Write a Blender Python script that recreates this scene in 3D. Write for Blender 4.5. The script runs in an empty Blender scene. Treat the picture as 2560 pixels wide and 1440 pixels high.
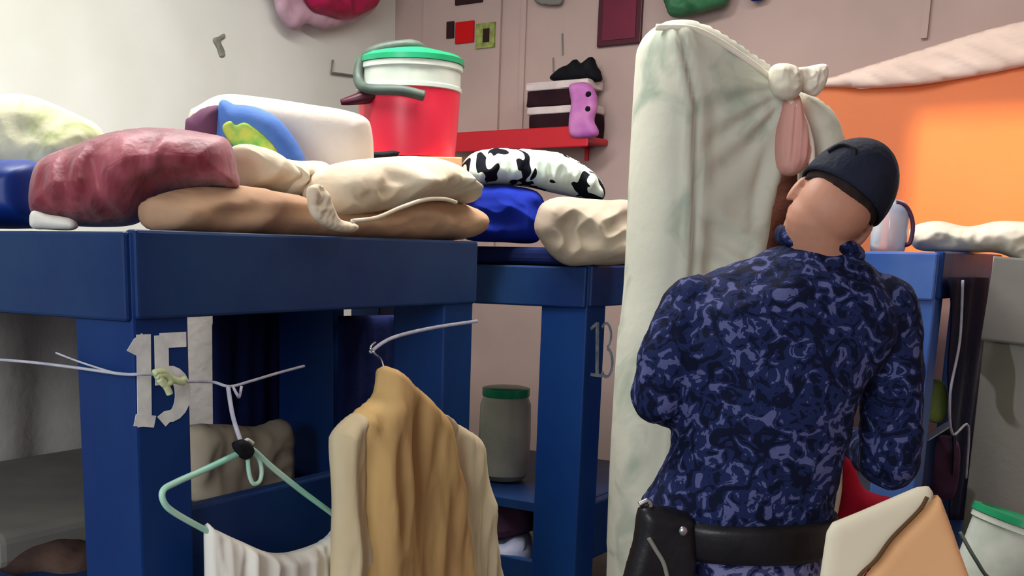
import bpy, bmesh, math, random
import numpy as np
from mathutils import Vector, Matrix, noise as mnoise
random.seed(7)
S = bpy.context.scene
COL = S.collection
# ------------------------------------------------------------------ camera
FPX = 2745.0; PPX, PPY = 1040.0, 1186.0
CAMP = Vector((0, 0, 1.42)); PITCH = math.radians(11.4); ROLL = math.radians(1.0)
cF = Vector((0, math.cos(PITCH), -math.sin(PITCH)))
R0 = Vector((1, 0, 0)); U0 = Vector((0, math.sin(PITCH), math.cos(PITCH)))
cR = math.cos(ROLL) * R0 + math.sin(ROLL) * U0
cU = -math.sin(ROLL) * R0 + math.cos(ROLL) * U0
cam_d = bpy.data.cameras.new('camera'); cam = bpy.data.objects.new('camera', cam_d); COL.objects.link(cam)
M = Matrix.Identity(4)
for i in range(3):
    M[i][0] = cR[i]; M[i][1] = cU[i]; M[i][2] = -cF[i]; M[i][3] = CAMP[i]
cam.matrix_world = M
cam_d.sensor_width = 36; cam_d.lens = 36 * FPX / 2560
cam_d.shift_x = (1280 - PPX) / 2560; cam_d.shift_y = (PPY - 720) / 2560
cam_d.clip_start = 0.05
S.camera = cam
# ------------------------------------------------------------------ world, lamps, exposure
w = bpy.data.worlds.new('world'); S.world = w; w.use_nodes = True
w.node_tree.nodes['Background'].inputs[0].default_value = (0.86, 0.92, 1.0, 1)
w.node_tree.nodes['Background'].inputs[1].default_value = 0.34
def area(name, loc, target, size, energy, color=(1, 1, 1), size_y=None):
    l = bpy.data.lights.new(name, 'AREA'); l.energy = energy; l.color = color
    l.shape = 'RECTANGLE'; l.size = size; l.size_y = size_y or size
    o = bpy.data.objects.new(name, l); COL.objects.link(o); o.location = loc
    o.rotation_euler = (Vector(target) - Vector(loc)).to_track_quat('-Z', 'Y').to_euler()
    return o
area('ceiling_tube_light', (-0.5, 3.1, 3.1), (-0.6, 3.3, 0), 1.6, 50, (1, 0.98, 0.94), 0.3)
area('aisle_tube_light', (0.9, 3.3, 3.1), (0.9, 3.3, 0), 1.4, 26, (1, 0.94, 0.9), 0.3)
area('front_left_key', (-1.7, -1.5, 2.2), (0.3, 2.6, 0.9), 1.8, 62, (0.93, 0.97, 1.0), 1.4)  # added key light out of view, brightening the left-facing sides
area('window_daylight', (3.45, 5.6, 2.5), (2.5, 4.3, 1.75), 1.3, 100, (1, 0.97, 0.9), 1.0)
S.view_settings.view_transform = 'Standard'; S.view_settings.look = 'None'
S.view_settings.exposure = 0.42; S.view_settings.gamma = 1; S.view_settings.use_curve_mapping = False

# ------------------------------------------------------------------ helpers
def ray(px, py):
    return cF + cR * ((px - PPX) / FPX) - cU * ((py - PPY) / FPX)
def at(px, py, Y):
    d = ray(px, py); return CAMP + d * (Y / d.y)
class Plane:
    """upright plane through (x,y) with a horizontal normal that faces the viewer side"""
    def __init__(s, x, y, nx, ny):
        s.o = Vector((x, y, 0)); s.n = Vector((nx, ny, 0)).normalized(); s.a = Vector((-s.n.y, s.n.x, 0))
    def hit(s, px, py):
        d = ray(px, py); t = (s.o - CAMP).dot(s.n) / d.dot(s.n); return CAMP + d * t
    def st(s, p): return ((p - s.o).dot(s.a), p.z)
    def pt(s, u, z, d=0.0): return s.o + s.a * u + Vector((0, 0, z)) + s.n * d
def YP(Y): return Plane(0, Y, 0, -1)

def lin(c):
    out = []
    for v in c[:3]:
        v = v / 255.0
        out.append(v / 12.92 if v <= 0.04045 else ((v + 0.055) / 1.055) ** 2.4)
    return (out[0], out[1], out[2], 1)
def mat(name, c1, c2=None, scale=6.0, rough=0.7, bump=0.0, bscale=30.0, stretch=None, ramp=(0.35, 0.65),
        metal=0.0, trans=0.0, sheen=0.0, kind='noise', constant=False, c3=None, dist=0.0, detail=3.0, sub=0.0, bdist=0.01, spec=None):
    m = bpy.data.materials.new(name); m.use_nodes = True
    nt = m.node_tree; b = nt.nodes['Principled BSDF']
    b.inputs['Roughness'].default_value = rough; b.inputs['Metallic'].default_value = metal
    b.inputs['Specular IOR Level'].default_value = spec if spec is not None else (0.12 if rough > 0.6 else 0.35)
    if trans: b.inputs['Transmission Weight'].default_value = trans
    if sheen: b.inputs['Sheen Weight'].default_value = sheen
    if sub: b.inputs['Subsurface Weight'].default_value = sub; b.inputs['Subsurface Radius'].default_value = (0.02, 0.008, 0.005)
    b.inputs['Base Color'].default_value = lin(c1)
    tc = nt.nodes.new('ShaderNodeTexCoord'); mp = nt.nodes.new('ShaderNodeMapping')
    nt.links.new(tc.outputs['Object'], mp.inputs[0])
    if stretch: mp.inputs['Scale'].default_value = stretch
    if c2 is not None:
        if kind == 'noise':
            t = nt.nodes.new('ShaderNodeTexNoise'); t.inputs['Detail'].default_value = detail; t.inputs['Distortion'].default_value = dist; f = t.outputs[0]
        elif kind == 'voronoi':
            t = nt.nodes.new('ShaderNodeTexVoronoi'); f = t.outputs['Distance']
        else:
            t = nt.nodes.new('ShaderNodeTexWave'); t.inputs['Distortion'].default_value = dist; f = t.outputs[1]
        t.inputs['Scale'].default_value = scale
        nt.links.new(mp.outputs[0], t.inputs['Vector'])
        r = nt.nodes.new('ShaderNodeValToRGB'); nt.links.new(f, r.inputs[0])
        r.color_ramp.elements[0].position = ramp[0]; r.color_ramp.elements[0].color = lin(c1)
        r.color_ramp.elements[1].position = ramp[1]; r.color_ramp.elements[1].color = lin(c2)
        if c3 is not None:
            e = r.color_ramp.elements.new(ramp[2]); e.color = lin(c3)
        if constant: r.color_ramp.interpolation = 'CONSTANT'
        nt.links.new(r.outputs[0], b.inputs['Base Color'])
    if bump:
        n2 = nt.nodes.new('ShaderNodeTexNoise'); n2.inputs['Scale'].default_value = bscale; n2.inputs['Detail'].default_value = 4
        nt.links.new(mp.outputs[0], n2.inputs['Vector'])
        bp = nt.nodes.new('ShaderNodeBump'); bp.inputs['Strength'].default_value = bump; bp.inputs['Distance'].default_value = bdist
        nt.links.new(n2.outputs[0], bp.inputs['Height']); nt.links.new(bp.outputs[0], b.inputs['Normal'])
    return m

def link(name, me, m, parent=None, smooth=True):
    if m: me.materials.append(m)
    if smooth:
        for p in me.polygons: p.use_smooth = True
    o = bpy.data.objects.new(name, me); COL.objects.link(o)
    if parent: o.parent = parent; o.matrix_parent_inverse = parent.matrix_world.inverted()
    return o
def bmobj(name, bm, m, parent=None, smooth=False, bevel=0.0, segs=2):
    bmesh.ops.recalc_face_normals(bm, faces=bm.faces)
    me = bpy.data.meshes.new(name); bm.to_mesh(me); bm.free()
    o = link(name, me, m, parent, smooth)
    if bevel:
        b = o.modifiers.new('bevel', 'BEVEL'); b.width = bevel; b.segments = segs; b.limit_method = 'ANGLE'
    return o
def tag(o, label=None, cat=None, group=None, kind=None):
    if label: o['label'] = label
    if cat: o['category'] = cat
    if group: o['group'] = group
    if kind: o['kind'] = kind
    return o
def empty(name, loc, label, cat, group=None):
    o = bpy.data.objects.new(name, None); COL.objects.link(o); o.location = loc
    o.matrix_world = Matrix.Translation(Vector(loc)); o.empty_display_size = 0.1
    return tag(o, label, cat, group)
def box_axes(bm, o, a, b, c):
    """box from origin o along three vectors"""
    o, a, b, c = map(Vector, (o, a, b, c))
    v = [bm.verts.new(o + a * i + b * j + c * k) for i in (0, 1) for j in (0, 1) for k in (0, 1)]
    for f in ((0, 1, 3, 2), (4, 6, 7, 5), (0, 4, 5, 1), (2, 3, 7, 6), (0, 2, 6, 4), (1, 5, 7, 3)):
        bm.faces.new([v[i] for i in f])
def frame_for(d):
    d = d.normalized(); h = Vector((0, 0, 1)) if abs(d.z) < 0.9 else Vector((1, 0, 0))
    x = d.cross(h).normalized(); return x, x.cross(d).normalized()
def tube(bm, pts, r, seg=10, closed=False):
    pts = [Vector(p) for p in pts]; n = len(pts); rings = []
    rr = r if isinstance(r, (list, tuple)) else [r] * n
    px = None
    for i, p in enumerate(pts):
        a = pts[(i - 1) % n] if (i or closed) else p; b = pts[(i + 1) % n] if (i < n - 1 or closed) else p
        d = (b - a).normalized()
        if px is None: x, y = frame_for(d)
        else:
            x = (px - d * px.dot(d)).normalized(); y = x.cross(d).normalized()
        px = x
        rings.append([bm.verts.new(p + (x * math.cos(t) + y * math.sin(t)) * rr[i]) for t in [2 * math.pi * k / seg for k in range(seg)]])
    m = n if closed else n - 1
    for i in range(m):
        A, B = rings[i], rings[(i + 1) % n]
        for k in range(seg): bm.faces.new([A[k], A[(k + 1) % seg], B[(k + 1) % seg], B[k]])
    if not closed:
        bm.faces.new(rings[0]); bm.faces.new(rings[-1][::-1])
def spline(pts, k=8, closed=False):
    pts = [Vector(p) for p in pts]; n = len(pts); out = []
    rng = range(n) if closed else range(n - 1)
    for i in rng:
        g = (lambda j: pts[j % n]) if closed else (lambda j: pts[max(0, min(n - 1, j))])
        p0, p1, p2, p3 = g(i - 1), g(i), g(i + 1), g(i + 2)
        for q in range(k):
            t = q / k
            out.append(0.5 * ((2 * p1) + (p2 - p0) * t + (2 * p0 - 5 * p1 + 4 * p2 - p3) * t * t + (3 * p1 - p0 - 3 * p2 + p3) * t ** 3))
    if not closed: out.append(pts[-1])
    return out
def capsule(bm, p0, p1, r0, r1, seg=20, flat=1.0, fdir=None):
    p0, p1 = Vector(p0), Vector(p1); d = (p1 - p0)
    if d.length < 1e-6: d = Vector((0, 0, 1e-4)); p1 = p0 + d
    D = d.normalized(); pts = []; rr = []
    for k in range(5):
        t = math.pi / 2 * (1 - k / 5); pts.append(p0 - D * r0 * math.sin(t)); rr.append(max(1e-4, r0 * math.cos(t)))
    for k in range(5): pts.append(p0.lerp(p1, k / 4)); rr.append(r0 + (r1 - r0) * k / 4)
    for k in range(1, 6):
        t = math.pi / 2 * k / 5; pts.append(p1 + D * r1 * math.sin(t)); rr.append(max(1e-4, r1 * math.cos(t)))
    tube(bm, pts, rr, seg)
def chain(bm, pts, rs):
    for i in range(len(pts) - 1): capsule(bm, pts[i], pts[i + 1], rs[i], rs[i + 1])
def ellipsoid(bm, mtx, seg=28, rings=18):
    bmesh.ops.create_uvsphere(bm, u_segments=seg, v_segments=rings, radius=1.0, matrix=mtx)
def rings_loft(bm, rings):
    vs = [[bm.verts.new(p) for p in r] for r in rings]
    n = len(vs[0])
    for A, B in zip(vs, vs[1:]):
        for k in range(n): bm.faces.new([A[k], A[(k + 1) % n], B[(k + 1) % n], B[k]])
    bm.faces.new(vs[0][::-1]); bm.faces.new(vs[-1])
def remesh(o, voxel, smooth=6, disp=None):
    m = o.modifiers.new('remesh', 'REMESH'); m.mode = 'VOXEL'; m.voxel_size = voxel; m.use_smooth_shade = True
    s = o.modifiers.new('smooth', 'SMOOTH'); s.iterations = smooth; s.factor = 0.5
    if disp:
        for (st, sc, dep) in disp:
            tx = bpy.data.textures.new(o.name + '_folds', 'CLOUDS'); tx.noise_scale = sc; tx.noise_depth = dep
            d = o.modifiers.new('folds', 'DISPLACE'); d.texture = tx; d.strength = st; d.texture_coords = 'LOCAL'; d.mid_level = 0.5

def puff(name, outline, pl, T, R, m, parent=None, n=64, fold=None, back=None, lump=0.0, lscale=9.0, closed_spline=True, flat=False):
    """soft body with real depth: its outline stands in plane pl, it bulges T toward the normal and `back` away from it"""
    back = T if back is None else back
    st = [pl.st(pl.hit(*p)) for p in outline]
    if closed_spline:
        sp = spline([Vector((a, b, 0)) for a, b in st], 6, True); poly = np.array([(p.x, p.y) for p in sp])
    else: poly = np.array(st)
    lo, hi = poly.min(0), poly.max(0); size = (hi - lo).max(); h = size / n
    nx, ny = int((hi[0] - lo[0]) / h) + 3, int((hi[1] - lo[1]) / h) + 3
    gx = lo[0] - h + np.arange(nx) * h; gy = lo[1] - h + np.arange(ny) * h
    G = np.stack(np.meshgrid(gx, gy, indexing='ij'), -1).reshape(-1, 2)
    A = poly; B = np.roll(poly, -1, 0); AB = B - A; L2 = (AB ** 2).sum(1) + 1e-12
    def near(P):
        t = (((P[:, None, :] - A[None]) * AB[None]).sum(2) / L2[None]).clip(0, 1)
        Q = A[None] + t[..., None] * AB[None]; d = np.sqrt(((P[:, None, :] - Q) ** 2).sum(2)); k = d.argmin(1)
        return d[np.arange(len(P)), k], Q[np.arange(len(P)), k]
    d, q = near(G)
    x, y = G[:, 0:1], G[:, 1:2]
    c = ((A[None, :, 1] > y) != (B[None, :, 1] > y)) & (x < (B[None, :, 0] - A[None, :, 0]) * (y - A[None, :, 1]) / (B[None, :, 1] - A[None, :, 1] + 1e-12) + A[None, :, 0])
    ins = (c.sum(1) % 2 == 1)
    ins &= (d > 0.3 * h)
    pos = np.where(ins[:, None], G, q); dd = np.where(ins, d, 0.0)
    I = ins.reshape(nx, ny)
    bm = bmesh.new(); F = {}; K = {}
    def vert(i, j, side):
        idx = i * ny + j; key = idx
        dic = F if (side > 0 or not ins[idx]) else K
        if key in dic: return dic[key]
        u, z = pos[idx]; e = min(1.0, dd[idx] / R); prof = math.sqrt(max(0, 1 - (1 - e) ** 2))
        if side > 0:
            dep = T * prof
            if fold: dep += fold(u - lo[0], z - lo[1], u, z) * min(1, 1.5 * e)
        else: dep = -back * prof
        if lump: dep += (mnoise.noise(Vector((u * lscale, z * lscale, 3.1 + side))) * lump) * min(1, 1.3 * e)
        dic[key] = bm.verts.new(pl.pt(u, z, dep)); return dic[key]
    for i in range(nx - 1):
        for j in range(ny - 1):
            if I[i, j] or I[i + 1, j] or I[i + 1, j + 1] or I[i, j + 1]:
                for side in (1, -1):
                    vs = [vert(i, j, side), vert(i + 1, j, side), vert(i + 1, j + 1, side), vert(i, j + 1, side)]
                    vs = vs if side > 0 else vs[::-1]
                    if len(set(vs)) == 4:
                        try: bm.faces.new(vs)
                        except ValueError: pass
    bmesh.ops.remove_doubles(bm, verts=bm.verts, dist=h * 0.05)
    o = bmobj(name, bm, m, parent, smooth=True)
    return o
def wave(freq, amp, phase=0.0, wob=0.6, slant=0.0, zf=1.5):
    def f(a, b, u, z):
        k = mnoise.noise(Vector((u * 4, z * zf, phase))) * wob * 2
        return amp * (math.sin(freq * (a + slant * b) + k + phase) * 0.7 + 0.5 * math.sin(freq * 2.3 * (a + slant * b) + 1.7 * k + phase * 2))
    return f
def crumple(amp, sc, ph=0.0, sx=1.0, sz=1.0):
    def f(a, b, u, z):
        v = 0
        for o_ in (1, 2.1):
            v += (0.5 - abs(mnoise.noise(Vector((u * sc * sx * o_, z * sc * sz * o_, ph)))) * 2) * amp / o_
        return v
    return f

# ------------------------------------------------------------------ materials
M_white_wall = mat('white_wall', (232, 234, 226), (214, 216, 204), 1.2, 0.8, bump=0.15, bscale=12)
M_mauve_wall = mat('mauve_wall', (186, 162, 155), (170, 150, 144), 1.6, 0.75, bump=0.15, bscale=10, ramp=(0.4, 0.75))
M_floor = mat('concrete_floor', (120, 116, 110), (95, 92, 90), 3, 0.7, bump=0.3)
M_ceil = mat('ceiling_paint', (225, 222, 214))
M_blue = mat('blue_paint', (2, 42, 104), (12, 54, 110), 3.2, 0.5, spec=0.2, bump=0.25, bscale=9, stretch=(1, 1, 0.5), detail=6)
M_blue_rail = mat('blue_rail_paint', (10, 40, 92), (26, 58, 102), 3.0, 0.5, spec=0.2, bump=0.3, bscale=8, detail=6)
M_blue_lit = mat('lit_blue_paint', (52, 92, 172), (76, 112, 180), 4, 0.45, bump=0.2, bscale=9)  # brightness of the lit bunk side is put into this blue
M_navy = mat('navy_cloth_and_shade', (16, 26, 66), (24, 34, 80), 8, 0.9, bump=0.3)
M_num = mat('stencil_paint', (232, 232, 228), (205, 208, 210), 30, 0.6)
M_num2 = mat('faded_stencil_paint', (160, 170, 175), (110, 130, 150), 40, 0.6)
M_maroon = mat('maroon_cloth', (122, 34, 50), (176, 92, 104), 9, 0.5, ramp=(0.42, 0.72), bump=0.55, bscale=9, sheen=0.2, stretch=(1.6, 1.6, 0.6), bdist=0.02)
M_bluefoam = mat('blue_vinyl', (18, 62, 160), (12, 48, 128), 3, 0.45, bump=0.1)
M_cobalt = mat('cobalt_cloth', (24, 44, 150), (18, 34, 120), 4, 0.8, bump=0.3, bscale=14)
M_cream = mat('cream_cloth', (226, 214, 190), (206, 186, 160), 6, 0.85, bump=0.5, bscale=14)
M_beige = mat('beige_cloth', (196, 160, 128), (168, 132, 106), 5, 0.85, bump=0.4, bscale=12)
M_pinkcream = mat('pale_pink_cloth', (216, 200, 190), (226, 216, 200), 3, 0.85, bump=0.2)
M_pillow_blue = mat('blue_print_cloth', (74, 112, 186), (94, 134, 204), 6, 0.75, bump=0.2)
M_pillow_purple = mat('plum_cloth', (112, 72, 98), (96, 60, 84), 6, 0.8)
M_greenprint = mat('lime_print', (120, 190, 90), (196, 210, 96), 26, 0.7, ramp=(0.4, 0.6))
M_yellowprint = mat('yellow_floral_cloth', (214, 212, 178), (160, 168, 120), 7, 0.85, bump=0.3, ramp=(0.5, 0.72), dist=1.5)
M_red = mat('red_plastic', (228, 52, 78), (216, 40, 64), 4, 0.35)
M_redshelf = mat('red_shelf_plastic', (196, 26, 42), None, rough=0.35)
M_whitepl = mat('white_plastic', (214, 220, 208), (190, 200, 186), 10, 0.4)
M_greenpl = mat('green_plastic', (40, 160, 110), (30, 140, 92), 5, 0.3)
M_greypl = mat('grey_green_plastic', (84, 98, 88), (60, 72, 66), 10, 0.5)
M_black = mat('black_cloth', (14, 15, 20), (24, 26, 32), 14, 0.7, bump=0.3)
M_leather = mat('black_leather', (10, 10, 16), (22, 20, 28), 14, 0.4, bump=0.2)
M_cap = mat('cap_cloth', (26, 30, 46), (32, 36, 52), 20, 0.75, bump=0.3, bscale=60)
M_skin = mat('skin', (190, 136, 112), (168, 118, 98), 8, 0.55, sub=0.08)
M_hair = mat('dark_hair', (34, 26, 26), (50, 38, 36), 40, 0.8)
M_camo = mat('navy_camouflage', (12, 18, 42), (26, 36, 76), 30, 0.85, ramp=(0.0, 0.45, 0.575), c3=(80, 84, 128), constant=True, dist=1.6, detail=3.5, bump=0.35, bscale=26)
M_camo_light = mat('grey_blue_camouflage', (22, 28, 58), (60, 64, 108), 28, 0.8, ramp=(0.0, 0.42, 0.5), c3=(118, 118, 160), constant=True, dist=1.6, detail=3.5)
M_sheet = mat('pale_floral_sheet', (206, 206, 190), (160, 172, 156), 7, 0.85, ramp=(0.52, 0.72), dist=0.8, bump=0.25, bscale=14)
M_sheet_edge = mat('plain_sheet', (214, 214, 206), (202, 208, 198), 4, 0.85, bump=0.15)
M_knot = mat('cream_sheet', (238, 228, 212), (224, 216, 196), 10, 0.85, bump=0.35, bscale=18)
M_pinkfold = mat('pink_lining', (222, 168, 156), (196, 132, 126), 12, 0.85, stretch=(1, 1, 0.3))
M_brown = mat('dark_brown_gap_shade', (84, 44, 32), (44, 26, 24), 9, 0.9, bump=0.4)
M_gold = mat('tan_gold_cloth', (212, 176, 118), (186, 146, 98), 5, 0.8, stretch=(1.6, 1.6, 0.35), bump=0.4, bscale=10)
M_ecru = mat('ecru_cloth', (222, 206, 172), (200, 180, 144), 6, 0.85, stretch=(1.4, 1.4, 0.3), bump=0.4, bscale=12)
M_whitecloth = mat('white_cotton', (244, 242, 232), (226, 224, 216), 6, 0.85, stretch=(1.5, 1.5, 0.3), bump=0.3, bscale=14)
M_mint = mat('mint_plastic', (140, 212, 190), (190, 226, 206), 8, 0.35)
M_string = mat('white_string', (196, 196, 206), (170, 170, 190), 30, 0.8)
M_cord = mat('pale_yellow_cord', (214, 222, 180), (190, 200, 150), 30, 0.8)
M_zebra = mat('black_and_mint_print', (14, 16, 24), (212, 226, 212), 8, 0.8, ramp=(0.0, 0.45), constant=True, dist=1.2, detail=1.0, stretch=(1.4, 1.0, 0.75), bump=0.2)
M_sack = mat('beige_grey_sack', (196, 184, 160), (172, 156, 140), 5, 0.85, bump=0.3, bscale=12)
M_orange = mat('orange_curtain', (244, 156, 112), (246, 166, 120), 2, 0.85)
M_valance = mat('pale_pink_cloth_strip', (242, 218, 204), (228, 202, 188), 5, 0.85, bump=0.35, bscale=10, stretch=(1, 1, 2))
M_magenta = mat('magenta_bag', (186, 30, 84), (150, 20, 60), 10, 0.5, bump=0.3, bscale=12)
M_palepink = mat('pale_pink_plastic', (206, 168, 184), (182, 150, 164), 9, 0.5)
M_framered = mat('maroon_print', (112, 22, 52), (96, 16, 44), 5, 0.5)
M_frame = mat('dark_frame', (70, 16, 34), None, rough=0.4)
M_tan = mat('tan_cardboard', (238, 186, 136), (228, 174, 126), 5, 0.75)
M_creamcard = mat('cream_cardboard', (232, 222, 196), (222, 212, 190), 5, 0.7)
M_seam = mat('brown_seam', (96, 70, 46))
M_curtain = mat('grey_blotched_curtain', (152, 152, 146), (112, 112, 100), 5.0, 0.9, ramp=(0.585, 0.61), bump=0.2, dist=0.3, detail=0.5)
M_greycloth = mat('grey_cloth', (132, 130, 124), (120, 118, 114), 5, 0.9)
M_greenbag = mat('green_bag', (60, 120, 80), (40, 92, 60), 12, 0.6, bump=0.3)
M_red2 = mat('red_card', (196, 22, 26)); M_green2 = mat('lime_card', (158, 168, 96), (120, 132, 70), 30); M_dark = mat('dark_card', (50, 30, 34))
M_orchid = mat('orchid_pink_cloth', (206, 130, 190), (176, 96, 172), 9, 0.6)
M_darkfold = mat('dark_brown_fabric', (48, 26, 32), (34, 18, 26), 10, 0.85)
M_whitefold = mat('white_fabric', (222, 206, 204), (200, 184, 184), 10, 0.85)
M_purple = mat('plum_blanket', (92, 62, 84), (70, 44, 66), 8, 0.85, bump=0.3)
M_paleblue = mat('pale_blue_cloth', (150, 158, 186), (182, 180, 196), 9, 0.85, bump=0.3)
M_metal = mat('steel', (180, 180, 184), None, rough=0.3, metal=1.0)
M_clutter = mat('brown_cloth_and_gap_shade', (92, 72, 64), (52, 40, 40), 8, 0.9, bump=0.4)
M_lime = mat('yellow_green_plastic', (150, 168, 84), (112, 132, 70), 12, 0.5)
M_clear = mat('clear_plastic', (214, 222, 236), None, rough=0.12, trans=0.6)
M_jar = mat('cloudy_jar_plastic', (176, 174, 154), (150, 150, 134), 8, 0.35)
# orange curtain and its light coming through: translucent cloth
nt = M_orange.node_tree; pb = nt.nodes['Principled BSDF']; outn = nt.nodes['Material Output']
tr = nt.nodes.new('ShaderNodeBsdfTranslucent'); tr.inputs[0].default_value = lin((255, 192, 132))
mx = nt.nodes.new('ShaderNodeMixShader'); mx.inputs[0].default_value = 0.5
nt.links.new(pb.outputs[0], mx.inputs[1]); nt.links.new(tr.outputs[0], mx.inputs[2]); nt.links.new(mx.outputs[0], outn.inputs[0])

# ------------------------------------------------------------------ room
V = Vector((0.574, 0.819, 0)).normalized(); U = Vector((-V.y, V.x, 0)); Z = Vector((0, 0, 1))
C15 = at(325, 572, 2.0); C15.z = 0
NF = -U                                   # the side of each bunk that faces right
WC = at(985, 300, 6.2); WC.z = 0          # room corner between white and mauve wall
def wallbox(name, p, a, length, thick_dir, m, z0=0, z1=3.2, th=0.12):
    bm = bmesh.new(); box_axes(bm, p + Z * z0, a * length, thick_dir * th, Z * (z1 - z0))
    return bmobj(name, bm, m)
tag(wallbox('wall_left', WC - V * 6.5, V, 6.5, U, M_white_wall), kind='structure')
# mauve end wall with a window opening behind the orange curtain
q0, q1, zw0, zw1 = 2.66, 4.3, 1.3, 2.08
bm = bmesh.new()
W0 = WC - V * 0.0
def wb(a0, a1, z0, z1): box_axes(bm, W0 - U * a0 + Z * z0, -U * (a1 - a0), V * 0.12, Z * (z1 - z0))
wb(-0.12, q0, 0, 3.2); wb(q1, 5.6, 0, 3.2); wb(q0, q1, 0, zw0); wb(q0, q1, zw1, 3.2)
tag(bmobj('wall_back', bm, M_mauve_wall), kind='structure')
win = empty('window_1', W0 - U * (q0 + q1) / 2 + Z * zw0, None, None); win['kind'] = 'structure'
bm = bmesh.new()
for a in (q0, (q0 + q1) / 2 - 0.02, q1 - 0.04): box_axes(bm, W0 - U * a + Z * zw0 + V * 0.03, -U * 0.04, V * 0.05, Z * (zw1 - zw0))
for z in (zw0, zw1 - 0.04): box_axes(bm, W0 - U * q0 + Z * z + V * 0.03, -U * (q1 - q0), V * 0.05, Z * 0.04)
bmobj('window_frame', bm, M_whitepl, win)
bm = bmesh.new(); box_axes(bm, (-5, -3, -0.05), (10, 0, 0), (0, 11, 0), (0, 0, 0.05)); tag(bmobj('floor', bm, M_floor), kind='structure')
bm = bmesh.new(); box_axes(bm, (-5, -3, 3.2), (10, 0, 0), (0, 11, 0), (0, 0, 0.05)); tag(bmobj('ceiling', bm, M_ceil), kind='structure')
PW = Plane(W0.x, W0.y, -V.x, -V.y)        # face of the mauve wall
PWL = Plane(W0.x, W0.y, NF.x, NF.y)       # face of the white wall
def wall_off(pl, d): return Plane(pl.o.x + pl.n.x * d, pl.o.y + pl.n.y * d, pl.n.x, pl.n.y)
def panel(name, pl, x0, y0, x1, y1, th, m, parent=None, bevel=0.0, off=0.0):
    """thin board lying on plane pl, spanning the seen rectangle"""
    a = pl.st(pl.hit(x0, (y0 + y1) / 2))[0]; b = pl.st(pl.hit(x1, (y0 + y1) / 2))[0]
    xm = (x0 + x1) / 2; z1 = pl.hit(xm, y0).z; z0 = pl.hit(xm, y1).z
    bm = bmesh.new(); box_axes(bm, pl.pt(a, z0, off), pl.a * (b - a), pl.n * th, Z * (z1 - z0))
    return bmobj(name, bm, m, parent, bevel=bevel)
tag(wallbox('light_block_right', W0 - U * 4.75 - V * 5.5, V, 5.5, -U, M_mauve_wall), kind='structure')  # unseen wall added to block ambient light from the right
# slight pillar and trims on the mauve wall
tag(panel('trim_1', PW, 1300, -140, 1312, 560, 0.012, M_mauve_wall), kind='structure')
tag(panel('trim_2', PW, 2316, -140, 2332, 96, 0.02, M_mauve_wall), kind='structure')
tag(panel('trim_3', PW, 1060, -140, 1250, 640, 0.02, M_mauve_wall), kind='structure')

def zpx(px, py, Y): return at(px, py, Y).z
# ------------------------------------------------------------------ blue bunks
def L(c, v, u, z=0): return c + V * v + U * u + Z * z
def bunk(name, c, wdt, length, ztop, label, rail_h, post=(0.135, 0.165), low_z=0.93, light=None, low=True, mid=None, drop=0.25):
    root = empty(name, L(c, wdt / 2, length / 2), label, 'bunk bed')
    pv, pu = post
    pm = light or M_blue
    for (v, u) in ((0, 0), (wdt - pv, 0), (0, length - pu), (wdt - pv, length - pu)):
        bm = bmesh.new(); box_axes(bm, L(c, v, u), V * pv, U * pu, Z * (ztop - 0.004)); bmobj('post', bm, pm, root, bevel=0.006)
    e = 0.012
    for u in (-e, length - 0.03 + e):
        bm = bmesh.new(); box_axes(bm, L(c, 0.002, u, ztop - rail_h), V * (wdt - 0.004), U * 0.03, Z * rail_h); bmobj('end_rail', bm, M_blue_rail if not light else M_blue, root, bevel=0.006)
    for v in (-e, wdt - 0.03 + e):
        bm = bmesh.new(); box_axes(bm, L(c, v, 0.004, ztop - rail_h - 0.004), V * 0.03, U * (length - 0.008), Z * rail_h); bmobj('side_rail', bm, pm if light else M_blue_rail, root, bevel=0.006)
    bm = bmesh.new(); box_axes(bm, L(c, 0.03, 0.03, ztop - 0.06), V * (wdt - 0.06), U * (length - 0.06), Z * 0.03); bmobj('deck', bm, M_blue_rail, root)
    if low:
        for u in (0.02, length - 0.06):
            bm = bmesh.new(); box_axes(bm, L(c, pv * 0.5, u, low_z - 0.2), V * (wdt - pv), U * 0.04, Z * 0.2); bmobj('lower_end_rail', bm, M_blue_rail, root, bevel=0.006)
        for v in (0.02, wdt - 0.05):
            bm = bmesh.new(); box_axes(bm, L(c, v, pu * 0.5, low_z - 0.2 - 0.15), V * 0.03, U * (length - pu), Z * 0.15); bmobj('lower_side_rail', bm, M_blue_rail, root, bevel=0.005)
        bm = bmesh.new(); box_axes(bm, L(c, 0.03, 0.06, low_z - drop), V * (wdt - 0.06), U * (length - 0.12), Z * 0.03); bmobj('lower_deck', bm, M_blue_rail, root)
    if mid:
        for (u0, w_) in mid:
            bm = bmesh.new(); box_axes(bm, L(c, wdt - 0.06, u0, 0), V * 0.05, U * w_, Z * (ztop - rail_h)); bmobj('middle_post', bm, M_blue, root, bevel=0.004)
    return root
PE15 = Plane((C15 - U * 0.012).x, (C15 - U * 0.012).y, NF.x, NF.y)
ztop15 = PE15.hit(330, 573).z
w15 = (PE15.hit(1195, 690) - PE15.o).dot(V)
rail_h = PE15.hit(330, 573).z - PE15.hit(345, 800).z
print('bunk15', C15, ztop15, w15, rail_h, 'lowtop', PE15.hit(500, 1285).z, PE15.hit(800, 1197).z, 'z at end', PE15.hit(1195, 600).z, PE15.hit(1195, 770).z)
zlow = PE15.hit(650, 1240).z
bk15 = bunk('bunk_bed', C15, w15, 1.95, ztop15, 'blue painted wooden bunk bed numbered 15 on its corner post', rail_h, low_z=zlow, mid=[(0.43, 0.27)])
PV13 = Plane((C15).x, (C15).y, NF.x, NF.y)
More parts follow.
